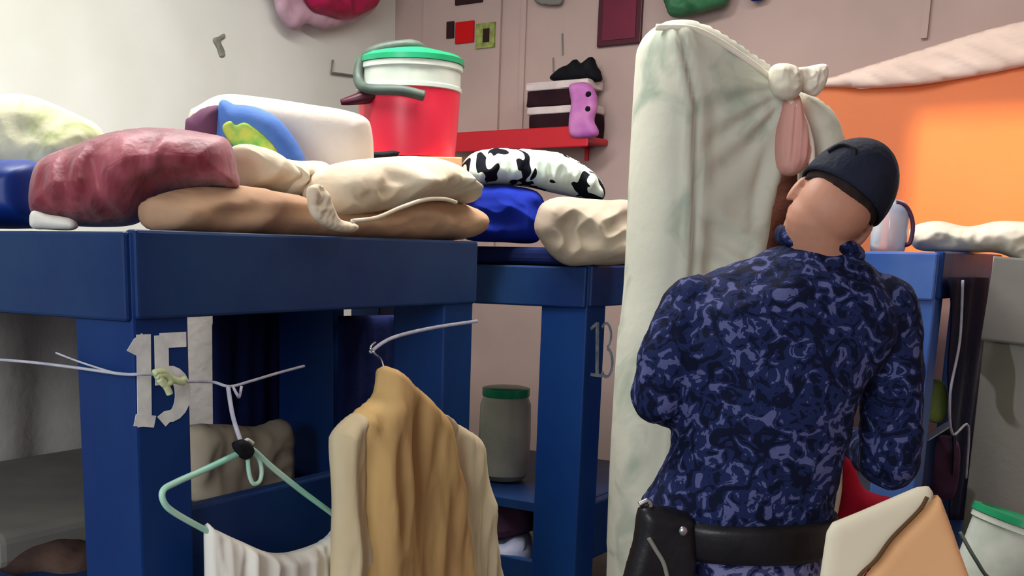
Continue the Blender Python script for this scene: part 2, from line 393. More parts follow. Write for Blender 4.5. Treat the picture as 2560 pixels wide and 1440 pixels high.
p13 = PV13.hit(1467, 800); C13 = Vector((p13.x, p13.y, 0))
ztop13 = PV13.hit(1467, 664).z; rh13 = ztop13 - PV13.hit(1467, 768).z
print('bunk13', C13, ztop13, rh13)
bk13 = bunk('bunk_bed', C13, 0.95, 1.6, ztop13, 'blue painted wooden bunk bed numbered 13, behind the standing mattress', rh13, low_z=zpx(1262, 1200, 4.0), drop=0.03)
CR = at(2350, 640, 3.3); CR.z = 0
PR = Plane(CR.x, CR.y, NF.x, NF.y)
wR = (PR.hit(2478, 800) - CR).dot(V); ztR = at(2350, 628, 3.3).z
print('bunkR', CR, wR, ztR)
bkR = bunk('bunk_bed', CR, wR, 0.72, ztR, 'blue bunk frame to the right of the officer, under the orange curtain', 0.14, post=(0.12, 0.13), low_z=0.85, light=M_blue_lit)

# stencilled numbers, thin paint on the posts
def strokes(name, pl, lines, th, m, parent, off):
    bm = bmesh.new()
    for k, (pts, wpx) in enumerate(lines):
        P = [pl.hit(*p) for p in pts]
        ST = [Vector((pl.st(p)[0], p.z, 0)) for p in P]
        ctr = P[0]; hw = wpx * ctr.y / FPX / 2
        L_, R_ = [], []
        for i, p in enumerate(ST):
            a = ST[max(0, i - 1)]; b = ST[min(len(ST) - 1, i + 1)]; d = (b - a).normalized(); nn = Vector((-d.y * 1.75, d.x, 0))
            L_.append(p + nn * hw); R_.append(p - nn * hw)
        o_ = off + k * 0.00015
        fv = [[bm.verts.new(pl.pt(q.x, q.y, o_ + e)) for q in Q] for Q in (L_, R_) for e in (0, th)]
        l0, l1, r0, r1 = fv
        for i in range(len(ST) - 1):
            bm.faces.new([l1[i], l1[i + 1], r1[i + 1], r1[i]]); bm.faces.new([l0[i], r0[i], r0[i + 1], l0[i + 1]])
            bm.faces.new([l0[i], l0[i + 1], l1[i + 1], l1[i]]); bm.faces.new([r0[i], r1[i], r1[i + 1], r0[i + 1]])
        bm.faces.new([l0[0], l1[0], r1[0], r0[0]]); bm.faces.new([l0[-1], r0[-1], r1[-1], l1[-1]])
    return bmobj(name, bm, m, parent)
def arc(cx, cy, rx, ry, a0, a1, n=14): return [(cx + rx * math.cos(math.radians(a0 + (a1 - a0) * i / n)), cy + ry * math.sin(math.radians(a0 + (a1 - a0) * i / n))) for i in range(n + 1)]
P15 = Plane(C15.x, C15.y, NF.x, NF.y)
n15 = strokes('number', P15, [
    ([(358, 836), (361, 1066)], 26), ([(330, 884), (346, 856), (362, 844)], 26), ([(336, 1050), (386, 1054)], 30),
    ([(398, 852), (464, 848)], 38), ([(402, 838), (404, 962)], 26),
    ([(402, 945)] + arc(420, 985, 36, 56, -115, 95, 12) + [(402, 1054)], 31)], 0.001, M_num, bk15, 0.0005)
n15['label'] = 'white stencilled number 15'
n13 = strokes('number', PV13, [
    ([(1493, 806), (1492, 940)], 10), ([(1476, 822), (1492, 808)], 8), ([(1476, 936), (1506, 940)], 8),
    (arc(1514, 838, 13, 30, -140, 80, 10), 7), (arc(1515, 906, 15, 36, -80, 140, 10), 8)], 0.001, M_num2, bk13, 0.0005)
n13['label'] = 'faded white number 13'

# ------------------------------------------------------------------ bedding on bunk 15
def pln(v, u): q = L(C15, v, u); return Plane(q.x, q.y, NF.x, NF.y)
# blue foam at far left
mats15 = puff('blue_mattress', [(-260, 405), (-100, 400), (20, 400), (80, 402), (118, 420), (124, 480), (120, 560), (60, 572), (-100, 570), (-260, 570)], YP(2.42), 0.14, 0.05, M_bluefoam, back=0.14, n=60)
tag(mats15, 'bright blue vinyl mattress end at the left edge of the upper bunk', 'mattress')
maroon = puff('maroon_blanket', [(98, 420), (130, 388), (200, 362), (270, 335), (340, 322), (400, 320), (460, 324), (520, 334), (565, 346), (585, 380), (592, 420), (596, 466), (540, 468), (470, 474), (420, 486), (380, 520), (340, 560), (250, 568), (160, 562), (98, 545), (84, 490)],
              YP(2.30), 0.15, 0.13, M_maroon, n=110, lump=0.02, lscale=10, fold=lambda a, b, u, z: wave(52, 0.007, 0.3, 1.6, 0.25, 3)(a, b, u, z) + crumple(0.030, 9, 1.2, 1.5, 0.7)(a, b, u, z), back=0.1)
tag(maroon, 'maroon crumpled blanket heaped on the upper bunk numbered 15', 'blanket')
tag(puff('white_cloth', [(80, 528), (120, 536), (180, 548), (186, 574), (120, 574), (78, 568)], YP(2.17), 0.02, 0.02, M_whitecloth, back=0.04, n=30),
    'small white cloth corner under the maroon blanket by the bunk edge', 'cloth')
tag(puff('yellow_floral_bag', [(-40, 260), (20, 236), (80, 240), (140, 262), (190, 285), (240, 310), (262, 350), (250, 420), (200, 470), (60, 480), (-60, 480)], YP(2.75), 0.12, 0.12, M_yellowprint, back=0.08, n=60, lump=0.02, fold=crumple(0.012, 8, 5)),
    'pale yellow-green floral cloth bundle against the white wall at far left', 'cloth bundle')
# pale foam mattress folded behind
tag(puff('folded_mattress', [(470, 300), (500, 262), (560, 236), (660, 244), (780, 262), (860, 275), (915, 295), (930, 330), (935, 400), (935, 470), (700, 480), (470, 480)], YP(2.78), 0.06, 0.06, M_pinkcream, back=0.06, n=60),
    'pale pinkish foam mattress folded behind the blue pillow and left of the red bucket', 'mattress')
# round-topped pillow, blue with plum end and lime print
pil = empty('printed_pillow', at(610, 560, 2.62), 'blue pillow with lime print and plum end, behind the maroon blanket', 'pillow')
puff('pillow_cover', [(545, 268), (590, 262), (640, 268), (690, 292), (725, 330), (750, 370), (765, 410), (765, 500), (540, 500)], YP(2.60), 0.055, 0.05, M_pillow_blue, pil, n=50)
puff('pillow_end', [(462, 320), (480, 290), (515, 268), (552, 266), (562, 300), (565, 340), (575, 420), (575, 500), (455, 500)], YP(2.60), 0.058, 0.05, M_pillow_purple, pil, n=40)
puff('printed_border', [(556, 316), (575, 302), (590, 312), (612, 306), (640, 322), (668, 346), (690, 372), (700, 400), (640, 400), (600, 380), (566, 345)], YP(2.545), 0.008, 0.02, M_greenprint, pil, n=40, back=0.01)
# cream cloths and beige roll along the rail
tag(puff('beige_blanket', [(370, 510), (400, 486), (470, 470), (580, 462), (700, 480), (800, 505), (900, 520), (1000, 500), (1100, 500), (1165, 520), (1170, 560), (1150, 598), (1000, 606), (800, 604), (600, 598), (440, 590), (380, 570)],
         pln(0, 0.10), 0.085, 0.045, M_beige, back=0.06, n=140, fold=crumple(0.014, 7, 2.2, 0.7, 1.8)),
    'long beige rolled blanket lying along the edge rail of bunk 15', 'blanket')
tag(puff('cream_towel', [(585, 372), (610, 360), (660, 372), (690, 392), (712, 410), (722, 450), (720, 486), (690, 490), (640, 478), (604, 470), (592, 420)],
         pln(0.3, 0.16), 0.07, 0.06, M_cream, back=0.05, n=50, fold=crumple(0.016, 10, 1)),
    'folded cream towel next to the maroon blanket', 'towel')
tag(puff('peach_cloth', [(690, 400), (720, 398), (760, 402), (800, 405), (812, 440), (806, 480), (790, 500), (740, 498), (700, 490), (684, 450)],
         pln(0.5, 0.15), 0.06, 0.05, M_cream, back=0.05, n=60, fold=crumple(0.022, 14, 3)),
    'small peach-cream crumpled cloth between cream towel and cream bundle', 'cloth')
bun = empty('cream_bundle', L(C15, 0.8, 0.12, ztop15 - 0.03), 'large cream cloth bundle with frilled edge on the rail below the red bucket', 'cloth bundle')
puff('bundle_cloth', [(775, 470), (800, 425), (860, 404), (950, 394), (1030, 390), (1085, 398), (1125, 425), (1145, 460), (1150, 510), (1110, 500), (1040, 500), (960, 524), (880, 540), (810, 550), (778, 520)],
     pln(0, 0.075), 0.11, 0.08, M_cream, bun, back=0.06, n=120, lump=0.015, fold=crumple(0.028, 8, 4.4, 0.9, 1.3))
puff('frill', [(772, 470), (800, 462), (816, 480), (830, 520), (850, 548), (890, 560), (884, 580), (840, 578), (800, 560), (778, 530)], pln(0, -0.03), 0.012, 0.012, M_cream, bun, n=40, fold=crumple(0.008, 30, 1))
bm = bmesh.new(); tube(bm, spline([pln(0, -0.05).hit(*p) for p in ((880, 553), (940, 545), (1000, 520), (1060, 500), (1110, 498), (1140, 506))], 6), 0.005, 8); bmobj('piping', bm, M_cream, bun, smooth=True)
tag(puff('dark_pouch', [(878, 392), (910, 378), (945, 380), (985, 376), (1000, 388), (960, 398), (910, 402), (880, 402)], pln(0.9, 0.22), 0.02, 0.02, M_black, n=24),
    'small dark pouch on top of the cream bundle, left of the bucket base', 'pouch')
# carton that carries the bucket (mostly hidden)
YB = 3.75
bb = at(1022, 400, YB)
bm = bmesh.new(); box_axes(bm, (bb.x - 0.17, YB - 0.16, ztop13 + 0.056), (0.34, 0, 0), (0, 0.32, 0), (0, 0, bb.z - ztop13 - 0.057)); 
tag(bmobj('carton', bm, M_tan, bevel=0.004), 'brown carton under the red bucket, almost hidden by the cream bundle', 'box')
# ---- red bucket, white collar, green lid, grey bail
def lathe(bm, prof, c, seg=40, tilt=None):
    rings = []
    for r, z in prof:
        rings.append([Vector((c.x + r * math.cos(t), c.y + r * math.sin(t), z)) for t in [2 * math.pi * k / seg for k in range(seg)]])
    if tilt: rings = [[tilt @ p for p in r] for r in rings]
    rings_loft(bm, rings)
def zpx(px, py, Y): return at(px, py, Y).z
bc = Vector((at(1022, 300, YB).x, YB, 0))
buck = empty('bucket', Vector((bc.x, bc.y, bb.z)), 'red bucket with white collar and green lid on the bunk beside the wall', 'bucket')
zb = bb.z; zr = zpx(1022, 232, YB); zc = zpx(1022, 168, YB); zt = zpx(1022, 130, YB)
k = YB / FPX
bm = bmesh.new(); lathe(bm, [(0.10, zb), (112 * k, zb + 0.003), (118 * k, (zb + zr) / 2), (122 * k, zr), (118 * k, zr + 0.004)], bc); bmobj('bucket_body', bm, M_red, buck, smooth=True)
bm = bmesh.new(); lathe(bm, [(118 * k, zr - 0.004), (125 * k, zr), (125 * k, zr + 0.01), (122 * k, zr + 0.014), (122 * k, zc - 0.02), (127 * k, zc - 0.016), (127 * k, zc), (120 * k, zc + 0.003)], bc); bmobj('collar', bm, M_whitepl, buck, smooth=True)
bm = bmesh.new(); lathe(bm, [(122 * k, zc), (130 * k, zc + 0.002), (130 * k, zc + 0.018), (118 * k, zc + 0.03), (60 * k, zt + 0.004), (10 * k, zt + 0.008)], bc); bmobj('lid', bm, M_greenpl, buck, smooth=True)
bm = bmesh.new()
hp = spline([at(*p) for p in ((1060, 240, YB - 0.18), (1000, 226, YB - 0.19), (920, 222, YB - 0.15), (896, 200, YB - 0.1), (905, 150, YB - 0.08), (950, 122, YB - 0.1), (1030, 112, YB - 0.08), (1060, 128, YB))], 8)
tube(bm, hp, 0.016, 10); bmobj('handle', bm, M_greypl, buck, smooth=True)
bm = bmesh.new()
lipc = [at(*p) for p in ((935, 240, YB - .1), (850, 254, YB - .13), (870, 262, YB - .05), (945, 290, YB - .08))]
tube(bm, spline([at(940, 232, YB - .1), at(900, 246, YB - .12), at(852, 256, YB - .12)], 6), [0.03 - 0.0018 * i for i in range(13)], 12)
bmobj('spout', bm, M_frame, buck, smooth=True)

# ------------------------------------------------------------------ bunk 13 bedding
tag((lambda bm: (box_axes(bm, L(C13, 0.0, 0.01, ztop13), V * 0.93, U * 1.5, Z * 0.055), bmobj('dark_mattress', bm, M_navy, bevel=0.02, segs=3))[1])(bmesh.new()),
    'thin dark navy mattress on top of bunk 13', 'mattress')
zz = 3.55
tag(puff('cobalt_blanket', [(1165, 470), (1200, 464), (1260, 462), (1340, 478), (1362, 520), (1352, 570), (1340, 606), (1260, 606), (1170, 600), (1150, 570), (1162, 520)], YP(3.72), 0.1, 0.05, M_cobalt, back=0.08, n=70, fold=crumple(0.022, 7, 8)),
    'cobalt blue folded blanket on bunk 13, beneath the black and white cloth', 'blanket')
tag(puff('black_and_white_cloth', [(1150, 420), (1180, 384), (1230, 372), (1290, 372), (1350, 376), (1400, 384), (1450, 408), (1490, 440), (1510, 478), (1498, 506), (1450, 496), (1380, 482), (1320, 468), (1260, 464), (1200, 470), (1160, 500), (1148, 470)],
         YP(3.76), 0.12, 0.05, M_zebra, back=0.08, n=100, lump=0.02, fold=crumple(0.03, 9, 8, 1.6, 0.6)),
    'white cloth with bold black blotches draped on the blue blanket under the red shelf', 'cloth')
tag(puff('beige_sack', [(1340, 540), (1356, 508), (1400, 492), (1460, 496), (1520, 500), (1570, 500), (1640, 520), (1640, 640), (1560, 660), (1480, 664), (1420, 664), (1380, 640), (1350, 600), (1336, 572)], YP(3.52), 0.1, 0.07, M_sack, back=0.06, n=90, lump=0.012, fold=crumple(0.028, 7, 3)),
    'beige-grey cloth sack on the corner of bunk 13, beside the standing mattress', 'sack')

# ------------------------------------------------------------------ wall shelf and what is on it
q = PW.hit
sh0 = PW.st(PW.hit(1150, 340))[0]; sh1 = PW.st(PW.hit(1522, 350))[0]; shz = PW.hit(1335, 350).z
shelf = empty('wall_shelf', PW.pt((sh0 + sh1) / 2, shz, 0), 'long red plastic shelf on the mauve wall right of the bucket', 'shelf')
bm = bmesh.new(); box_axes(bm, PW.pt(sh0, shz - 0.045, 0.0), PW.a * (sh1 - sh0), PW.n * 0.22, Z * 0.03); bmobj('shelf_board', bm, M_redshelf, shelf, bevel=0.01, segs=3)
bm = bmesh.new(); box_axes(bm, PW.pt(sh0, shz - 0.065, 0.21), PW.a * (sh1 - sh0), PW.n * 0.012, Z * 0.095); bmobj('shelf_lip', bm, M_redshelf, shelf, bevel=0.005)
for uu in (sh0 + 0.12, sh1 - 0.12):
    bm = bmesh.new(); box_axes(bm, PW.pt(uu, shz - 0.11, 0.0), PW.a * 0.02, PW.n * 0.012, Z * 0.07); box_axes(bm, PW.pt(uu, shz - 0.055, 0.0), PW.a * 0.02, PW.n * 0.12, Z * 0.01); bmobj('bracket', bm, M_redshelf, shelf)
PS = wall_off(PW, 0.10)
stack = [((1345, 288, 1492, 304), M_darkfold, 'dark brown folded garment at the bottom of the shelf stack'),
         ((1340, 268, 1495, 290), M_whitefold, 'white folded garment between two dark ones low in the shelf stack'),
         ((1338, 228, 1470, 270), M_darkfold, 'thick dark folded garment in the middle of the shelf stack'),
         ((1335, 206, 1490, 229), M_whitefold, 'pale pink-white folded garment near the top of the shelf stack')]
zprev = shz - 0.015
for (x0, y0, x1, y1), m_, lb in stack:
    zt_ = PS.hit(1410, y0).z; z0_ = zprev
    a = PS.st(PS.hit(x0, y0))[0]; b = PS.st(PS.hit(x1, y0))[0]
    bm = bmesh.new(); box_axes(bm, PS.pt(a, z0_, -0.08), PS.a * (b - a), PS.n * 0.16, Z * (zt_ - z0_ - 0.002))
    bmesh.ops.subdivide_edges(bm, edges=bm.edges[:], cuts=6, use_grid_fill=True)
    for v_ in bm.verts: v_.co += PS.n * mnoise.noise(v_.co * 9) * 0.012 + PS.a * mnoise.noise(v_.co * 11 + Vector((3, 1, 0))) * 0.012
    tag(bmobj('folded_garment', bm, m_, bevel=0.006, smooth=True), lb, 'folded garment', 'garments stacked on the red shelf')
    zprev = zt_
tag(puff('black_bag', [(1378, 200), (1400, 172), (1425, 160), (1440, 148), (1455, 158), (1480, 142), (1490, 162), (1500, 180), (1498, 204), (1440, 206)], PS, 0.05, 0.04, M_black, n=36),
    'small black peaked cloth bag on top of the shelf stack', 'bag')
pp = empty('pink_pouch', PS.pt(PS.st(PS.hit(1460, 330))[0], shz, 0.13), 'orchid pink rounded pouch with dark buttons standing before the shelf stack', 'pouch')
PS2 = wall_off(PW, 0.21)
puff('pouch_body', [(1425, 215), (1450, 206), (1475, 210), (1490, 236), (1492, 270), (1484, 300), (1496, 330), (1480, 346), (1430, 344), (1424, 300), (1430, 262)], PS2, 0.035, 0.03, M_orchid, pp, n=36)
for (x, y) in ((1478, 238), (1477, 274)):
    c = PS2.hit(x, y); bm = bmesh.new(); ellipsoid(bm, Matrix.Translation(c + PS2.n * 0.028) @ Matrix.Scale(0.014, 4), 14, 8); bmobj('button', bm, M_black, pp, smooth=True)

# ------------------------------------------------------------------ things on the walls
def switch(name, x0, y0, x1, y1, m_, lb, cat, th=0.012): return tag(panel(name, PW, x0, y0, x1, y1, th, m_, bevel=0.003, off=0.0205 if x1 < 1250 else 0.0), lb, cat)
switch('notice_card', 1124, 56, 1142, 98, M_dark, 'tiny dark card left of the red card on the mauve wall', 'card')
switch('notice_card', 1146, 56, 1192, 110, M_red2, 'small red card on the mauve wall above the shelf', 'card')
gc = empty('notice_card', PW.hit(1222, 90), 'small lime green framed card right of the red card', 'card')
panel('card_sheet', PW, 1198, 60, 1244, 122, 0.012, M_green2, gc, off=0.0205); panel('card_print', PW, 1216, 74, 1232, 108, 0.002, M_dark, gc, off=0.0325)
switch('wall_picture', 1146, -30, 1214, 12, M_dark, 'dark picture edge cut off by the top of the photo, above the red card', 'picture')
fr = empty('framed_picture', PW.hit(1555, 110), 'maroon rectangular framed picture on the mauve wall above the bedding', 'picture')
panel('picture_frame', PW, 1500, -60, 1609, 114, 0.02, M_frame, fr, bevel=0.004); panel('picture_sheet', PW, 1514, -50, 1596, 100, 0.004, M_framered, fr, off=0.0205)
tag(puff('grey_wall_hanging', [(1335, -30), (1400, -30), (1405, 8), (1380, 14), (1340, 6)], wall_off(PW, 0.03), 0.01, 0.02, M_greycloth, n=20), 'small grey cloth tip hanging at the top edge left of the framed picture', 'cloth')
tag(puff('green_bag', [(1660, -60), (1815, -60), (1812, 10), (1780, 22), (1730, 36), (1690, 44), (1668, 26)], wall_off(PW, 0.1), 0.05, 0.05, M_greenbag, back=0.08, n=40, fold=crumple(0.014, 14, 3)), 'green plastic bag hanging above the standing mattress', 'bag')
tag(puff('blue_bag', [(1870, -50), (1915, -50), (1912, -6), (1890, 3), (1874, -4)], wall_off(PW, 0.05), 0.02, 0.02, M_cobalt, n=16), 'blue cloth tip at the top edge right of the green bag', 'cloth')
for (x, y0, y1) in ((1407, 84, 138), (1384, 145, 180)):
    a, b = PW.hit(x, y0), PW.hit(x + 1, y1); bm = bmesh.new(); tube(bm, [a + PW.n * 0.006, b + PW.n * 0.006], 0.004, 6)
    tag(bmobj('wall_nail', bm, M_greycloth), 'upper thin grey rod on the wall above the shelf stack' if y0 < 100 else 'lower thin grey rod on the wall just left of the black bag', 'rod')
bag = empty('hanging_bag', PWL.hit(820, 40), 'magenta bag with pale pink lower edge hanging at the top of the white wall', 'bag')
PB = wall_off(PWL, 0.08)
puff('outer_bag', [(690, -80), (950, -80), (944, 10), (905, 46), (860, 62), (800, 72), (768, 58), (735, 76), (705, 50), (690, 10)], PB, 0.03, 0.05, M_palepink, bag, n=50, fold=crumple(0.012, 8, 3))
puff('inner_bag', [(750, -80), (944, -80), (938, 8), (905, 36), (860, 48), (820, 40), (770, 14)], wall_off(PWL, 0.12), 0.05, 0.05, M_magenta, bag, n=50, fold=crumple(0.02, 8, 6), back=0.02)
M_stain = mat('grey_smudge', (120, 122, 112), (150, 150, 140), 20)
sm = puff('wall_hook', [(532, 98), (545, 92), (560, 84), (563, 94), (552, 104), (560, 124), (562, 140), (550, 142), (542, 120)], wall_off(PWL, 0.004), 0.006, 0.01, M_stain, n=20)
tag(sm, 'small grey hook-shaped fitting on the bare white wall', 'hook')
bm = bmesh.new(); tube(bm, [wall_off(PWL, 0.012).hit(*p) for p in ((832, 150), (828, 182), (888, 190))], 0.006, 8)
tag(bmobj('wall_bracket', bm, M_greycloth), 'thin L-shaped grey bracket on the white wall left of the bucket', 'bracket')

# ------------------------------------------------------------------ orange curtain and pale valance
PC = wall_off(PW, 0.10)
def sheet(name, pl, top, bottom, m_, parent=None, nu=90, nz=30, amp=0.015, freq=34, th=0.004, x_of=None):
    bm = bmesh.new(); g = []
    for i in range(nu + 1):
        f = i / nu; row = []
        def lerp(L_): 
            t = f * (len(L_) - 1); j = min(int(t), len(L_) - 2); r = t - j
            return (L_[j][0] * (1 - r) + L_[j + 1][0] * r, L_[j][1] * (1 - r) + L_[j + 1][1] * r)
        a, b = pl.hit(*lerp(top)), pl.hit(*lerp(bottom))
        for j in range(nz + 1):
            p = a.lerp(b, j / nz); s_ = pl.st(p)[0]
            d = amp * math.sin(freq * s_ + 1.5 * mnoise.noise(Vector((s_ * 3, p.z * 1.5, 0)))) + amp * mnoise.noise(Vector((s_ * 5, p.z * 2, 4)))
            row.append(bm.verts.new(p + pl.n * d))
        g.append(row)
    for i in range(nu):
        for j in range(nz): bm.faces.new([g[i][j], g[i + 1][j], g[i + 1][j + 1], g[i][j + 1]])
    o = bmobj(name, bm, m_, parent, smooth=True)
    s_ = o.modifiers.new('solid', 'SOLIDIFY'); s_.thickness = th; s_.offset = 0
    return o
tag(sheet('orange_curtain', PC, [(2040, 205), (2150, 222), (2300, 212), (2440, 190), (2570, 160), (2800, 110)], [(2040, 700), (2300, 690), (2560, 680), (2800, 670)], M_orange, amp=0.008, freq=9),
    'bright orange cloth curtain covering the window behind the officer', 'curtain')
PC2 = wall_off(PW, 0.13)
tag(puff('pale_drape', [(1880, 190), (1960, 196), (2060, 196), (2150, 170), (2250, 140), (2340, 112), (2440, 82), (2560, 52), (2760, 20), (2760, 120), (2560, 166), (2440, 190), (2300, 212), (2180, 220), (2080, 218), (1880, 215)], PC2, 0.03, 0.05, M_valance, back=0.03, n=110, fold=lambda a, b, u, z: wave(38, 0.006, 1.0, 0.8, 2.0)(a, b, u, z)),
    'pale pink cloth strip draped along the top of the orange curtain', 'drape')
# white bedding on right bunk
tag(puff('white_bedding', [(2276, 572), (2340, 552), (2420, 566), (2500, 552), (2600, 556), (2700, 552), (2720, 700), (2590, 672), (2500, 634), (2430, 632), (2350, 630), (2286, 620)], Plane(*(at(2400, 600, 3.75).xy), -0.5, -0.85), 0.10, 0.04, M_knot, back=0.1, n=80, fold=crumple(0.015, 12, 7), lump=0.01),
    'whitish rumpled bedding on the right bunk beneath the orange curtain', 'bedding')
# clear plastic jug behind the officer's head
jug = empty('clear_jug', at(2230, 612, 3.45), 'clear plastic jug with dark handle on the right bunk beside the officer\'s cap', 'jug')
jc = at(2225, 560, 3.6); kj = 3.6 / FPX
zj0 = zpx(2225, 628, 3.6); zj1 = zpx(2225, 500, 3.6)
bm = bmesh.new(); lathe(bm, [(38 * kj, zj0), (42 * kj, zj0 + 0.02), (42 * kj, zj1 - 0.04), (34 * kj, zj1 - 0.01), (20 * kj, zj1)], Vector((jc.x, jc.y, 0)), 28); bmobj('jug_body', bm, M_clear, jug, smooth=True)
bm = bmesh.new(); tube(bm, spline([at(2240, 506, 3.56), at(2268, 520, 3.56), at(2282, 560, 3.56), at(2276, 605, 3.56), at(2262, 612, 3.56)], 6), 0.007, 8); bmobj('jug_handle', bm, M_purple, jug, smooth=True)

# right side: grey cloth and blotched curtain beyond the right bunk
PQ = Plane(*(at(2500, 900, 3.5).xy), -0.45, -0.9)
tag(sheet('blotched_curtain', PQ, [(2484, 640), (2560, 648), (2800, 660)], [(2290, 2350), (2560, 2350), (2800, 2350)], M_curtain, amp=0.012, freq=16),
    'grey curtain with dark leaf blotches at the right edge beside the blue bunk', 'curtain')
tag(sheet('grey_cloth', wall_off(PQ, 0.04), [(2486, 640), (2560, 646), (2800, 656)], [(2452, 850), (2560, 862), (2800, 880)], M_greycloth, amp=0.008, freq=16),
    'plain grey cloth hung over the top of the blotched curtain at the right edge', 'cloth')
tag(sheet('navy_cloth_and_shade', wall_off(PR, 0.03), [(2372, 694), (2420, 694), (2474, 694)], [(2378, 1300), (2400, 1300), (2428, 1300)], mat('bunk_end_shade_navy', (10, 14, 40), (16, 20, 54), 8, 0.9, bump=0.3), amp=0.006, freq=22),  # dark sheet stands in for shade on the bunk's end and opening
    'very dark navy sheet added as shade over the end of the right bunk', 'cloth')
# string hanging inside the right bunk
bm = bmesh.new(); tube(bm, spline([PR.hit(*p) + NF * 0.06 for p in ((2352, 700), (2346, 850), (2322, 980), (2330, 1080), (2372, 1060), (2368, 1190))], 6), 0.004, 6)
tag(bmobj('hanging_string', bm, M_string, smooth=True), 'thin white string hanging down the front of the right bunk', 'string')
tag(puff('lime_bottle', [(2318, 960), (2340, 948), (2362, 962), (2368, 1010), (2358, 1050), (2330, 1056), (2316, 1020)], YP(3.62), 0.03, 0.04, M_lime, n=30),
    'yellow-green plastic bottle hanging between the posts of the right bunk', 'bottle')
tag(puff('plum_bag', [(2310, 1105), (2350, 1088), (2390, 1100), (2396, 1160), (2380, 1240), (2330, 1240), (2306, 1180)], YP(3.68), 0.05, 0.05, M_purple, n=30, fold=crumple(0.01, 12, 1)),
    'dark plum cloth bag hanging low between the posts of the right bunk', 'bag')
tag(puff('red_cloth', [(2070, 1120), (2120, 1130), (2160, 1220), (2250, 1250), (2300, 1290), (2280, 1440), (2090, 1440), (2060, 1280)], YP(2.75), 0.06, 0.05, mat('red_cloth', (176, 24, 52), (140, 16, 40), 8, 0.8, bump=0.3), n=40, fold=crumple(0.012, 12, 2)),
    'crimson cloth seen between the officer\'s back and right arm', 'cloth')

# white bucket with green lid, bottom right
YK = 3.0
kc = at(2520, 1330, YK); kk = YK / FPX
bkt = empty('bucket', Vector((kc.x, kc.y, 0)), 'white bucket with dark green lid at the lower right corner', 'bucket')
zl = at(2500, 1300, YK).z
cz = zl - 0.38
TM = Matrix.Translation((kc.x, kc.y, zl - 0.2)) @ Matrix.Rotation(math.radians(17), 4, 'Y') @ Matrix.Translation((-kc.x, -kc.y, -(zl - 0.2)))
bm = bmesh.new(); lathe(bm, [(0.11, cz), (0.125, cz + 0.01), (130 * kk, zl - 0.03), (136 * kk, zl - 0.028), (136 * kk, zl - 0.012), (130 * kk, zl - 0.01)], Vector((kc.x, kc.y, 0)), 44, TM); bmobj('bucket_body', bm, M_whitepl, bkt, smooth=True)
bm = bmesh.new(); lathe(bm, [(132 * kk, zl - 0.012), (140 * kk, zl - 0.01), (140 * kk, zl + 0.008), (124 * kk, zl + 0.010), (122 * kk, zl + 0.004), (20 * kk, zl + 0.004)], Vector((kc.x, kc.y, 0)), 44, TM); bmobj('lid', bm, M_greenpl, bkt, smooth=True)
bm = bmesh.new(); tube(bm, spline([at(2400, 1330, YK - 0.1), at(2440, 1400, YK - 0.16), at(2480, 1450, YK - 0.18), at(2560, 1460, YK - 0.17)], 6), 0.005, 8); bmobj('bail', bm, M_greypl, bkt, smooth=True)
bm = bmesh.new(); box_axes(bm, (kc.x - 0.17, kc.y - 0.17, 0), (0.34, 0, 0), (0, 0.34, 0), (0, 0, cz - 0.035)); tag(bmobj('low_table', bm, M_tan, bevel=0.01), 'plain box standing on the floor under the white bucket', 'box')

# ------------------------------------------------------------------ standing mattress with tied sheet
YM = 2.72
mt = empty('standing_mattress', Vector((at(1650, 900, YM).x, YM, 0)), 'tall upright mattress wrapped in a pale floral sheet, left of the officer', 'mattress')
kn_ = YP(YM).st(at(1965, 235, YM))
def radial(u, z):      # soft pleats running out from the knot
    du, dz = u - kn_[0], z - kn_[1]; r_ = math.hypot(du, dz); th = math.atan2(dz, du)
    n_ = mnoise.noise(Vector((u * 5, z * 5, 9)))
    return 0.011 * math.sin(th * 15 + n_ * 4) * min(1, r_ / 0.05) * math.exp(-r_ / 0.30) + 0.008 * math.sin(z * 34 + u * 40 + n_ * 6) * max(0, min(1, (1.72 - z) * 5))
def mfold(a, b, u, z):
    zs = [(-1, 0.60), (0.8, 0.615), (1.42, 0.632), (1.75, 0.615), (1.95, 0.56)]       # the piping line between edge band and broad side
    for (za, ua), (zb_, ub) in zip(zs, zs[1:]):
        if z <= zb_: break
    uc = ua + (ub - ua) * max(0, min(1, (z - za) / (zb_ - za))); d = u - uc
    r = -0.022 * math.exp(-(d / 0.009) ** 2) + 0.012 * math.exp(-((d + 0.02) / 0.012) ** 2)
    k_ = max(0, min(1, d / 0.05))
    return r - 0.03 * k_ - max(0, d) * 0.22 + (mnoise.noise(Vector((u * 6, z * 4, 3))) * 0.05 + radial(u, z)) * k_
puff('mattress_roll', [(1600, 108), (1640, 66), (1690, 52), (1745, 62), (1800, 88), (1870, 134), (1930, 178), (1960, 230), (1978, 300), (1962, 370), (1950, 430), (1930, 500), (1915, 580), (1900, 700), (1900, 1000), (1880, 1400), (1860, 2200), (1490, 2200), (1516, 1440), (1526, 1150), (1545, 850), (1562, 700), (1574, 420), (1588, 180)],
     YP(YM), 0.15, 0.09, M_sheet, mt, n=230, back=0.12, lump=0.008, lscale=5, fold=mfold)
puff('right_lobe', [(1978, 232), (2030, 242), (2072, 274), (2098, 325), (2106, 400), (2104, 700), (2100, 1200), (2060, 1300), (2010, 1200), (2004, 700), (1998, 420), (1986, 330)], YP(YM + 0.02), 0.08, 0.06, M_sheet, mt, n=110, fold=crumple(0.012, 9, 5))
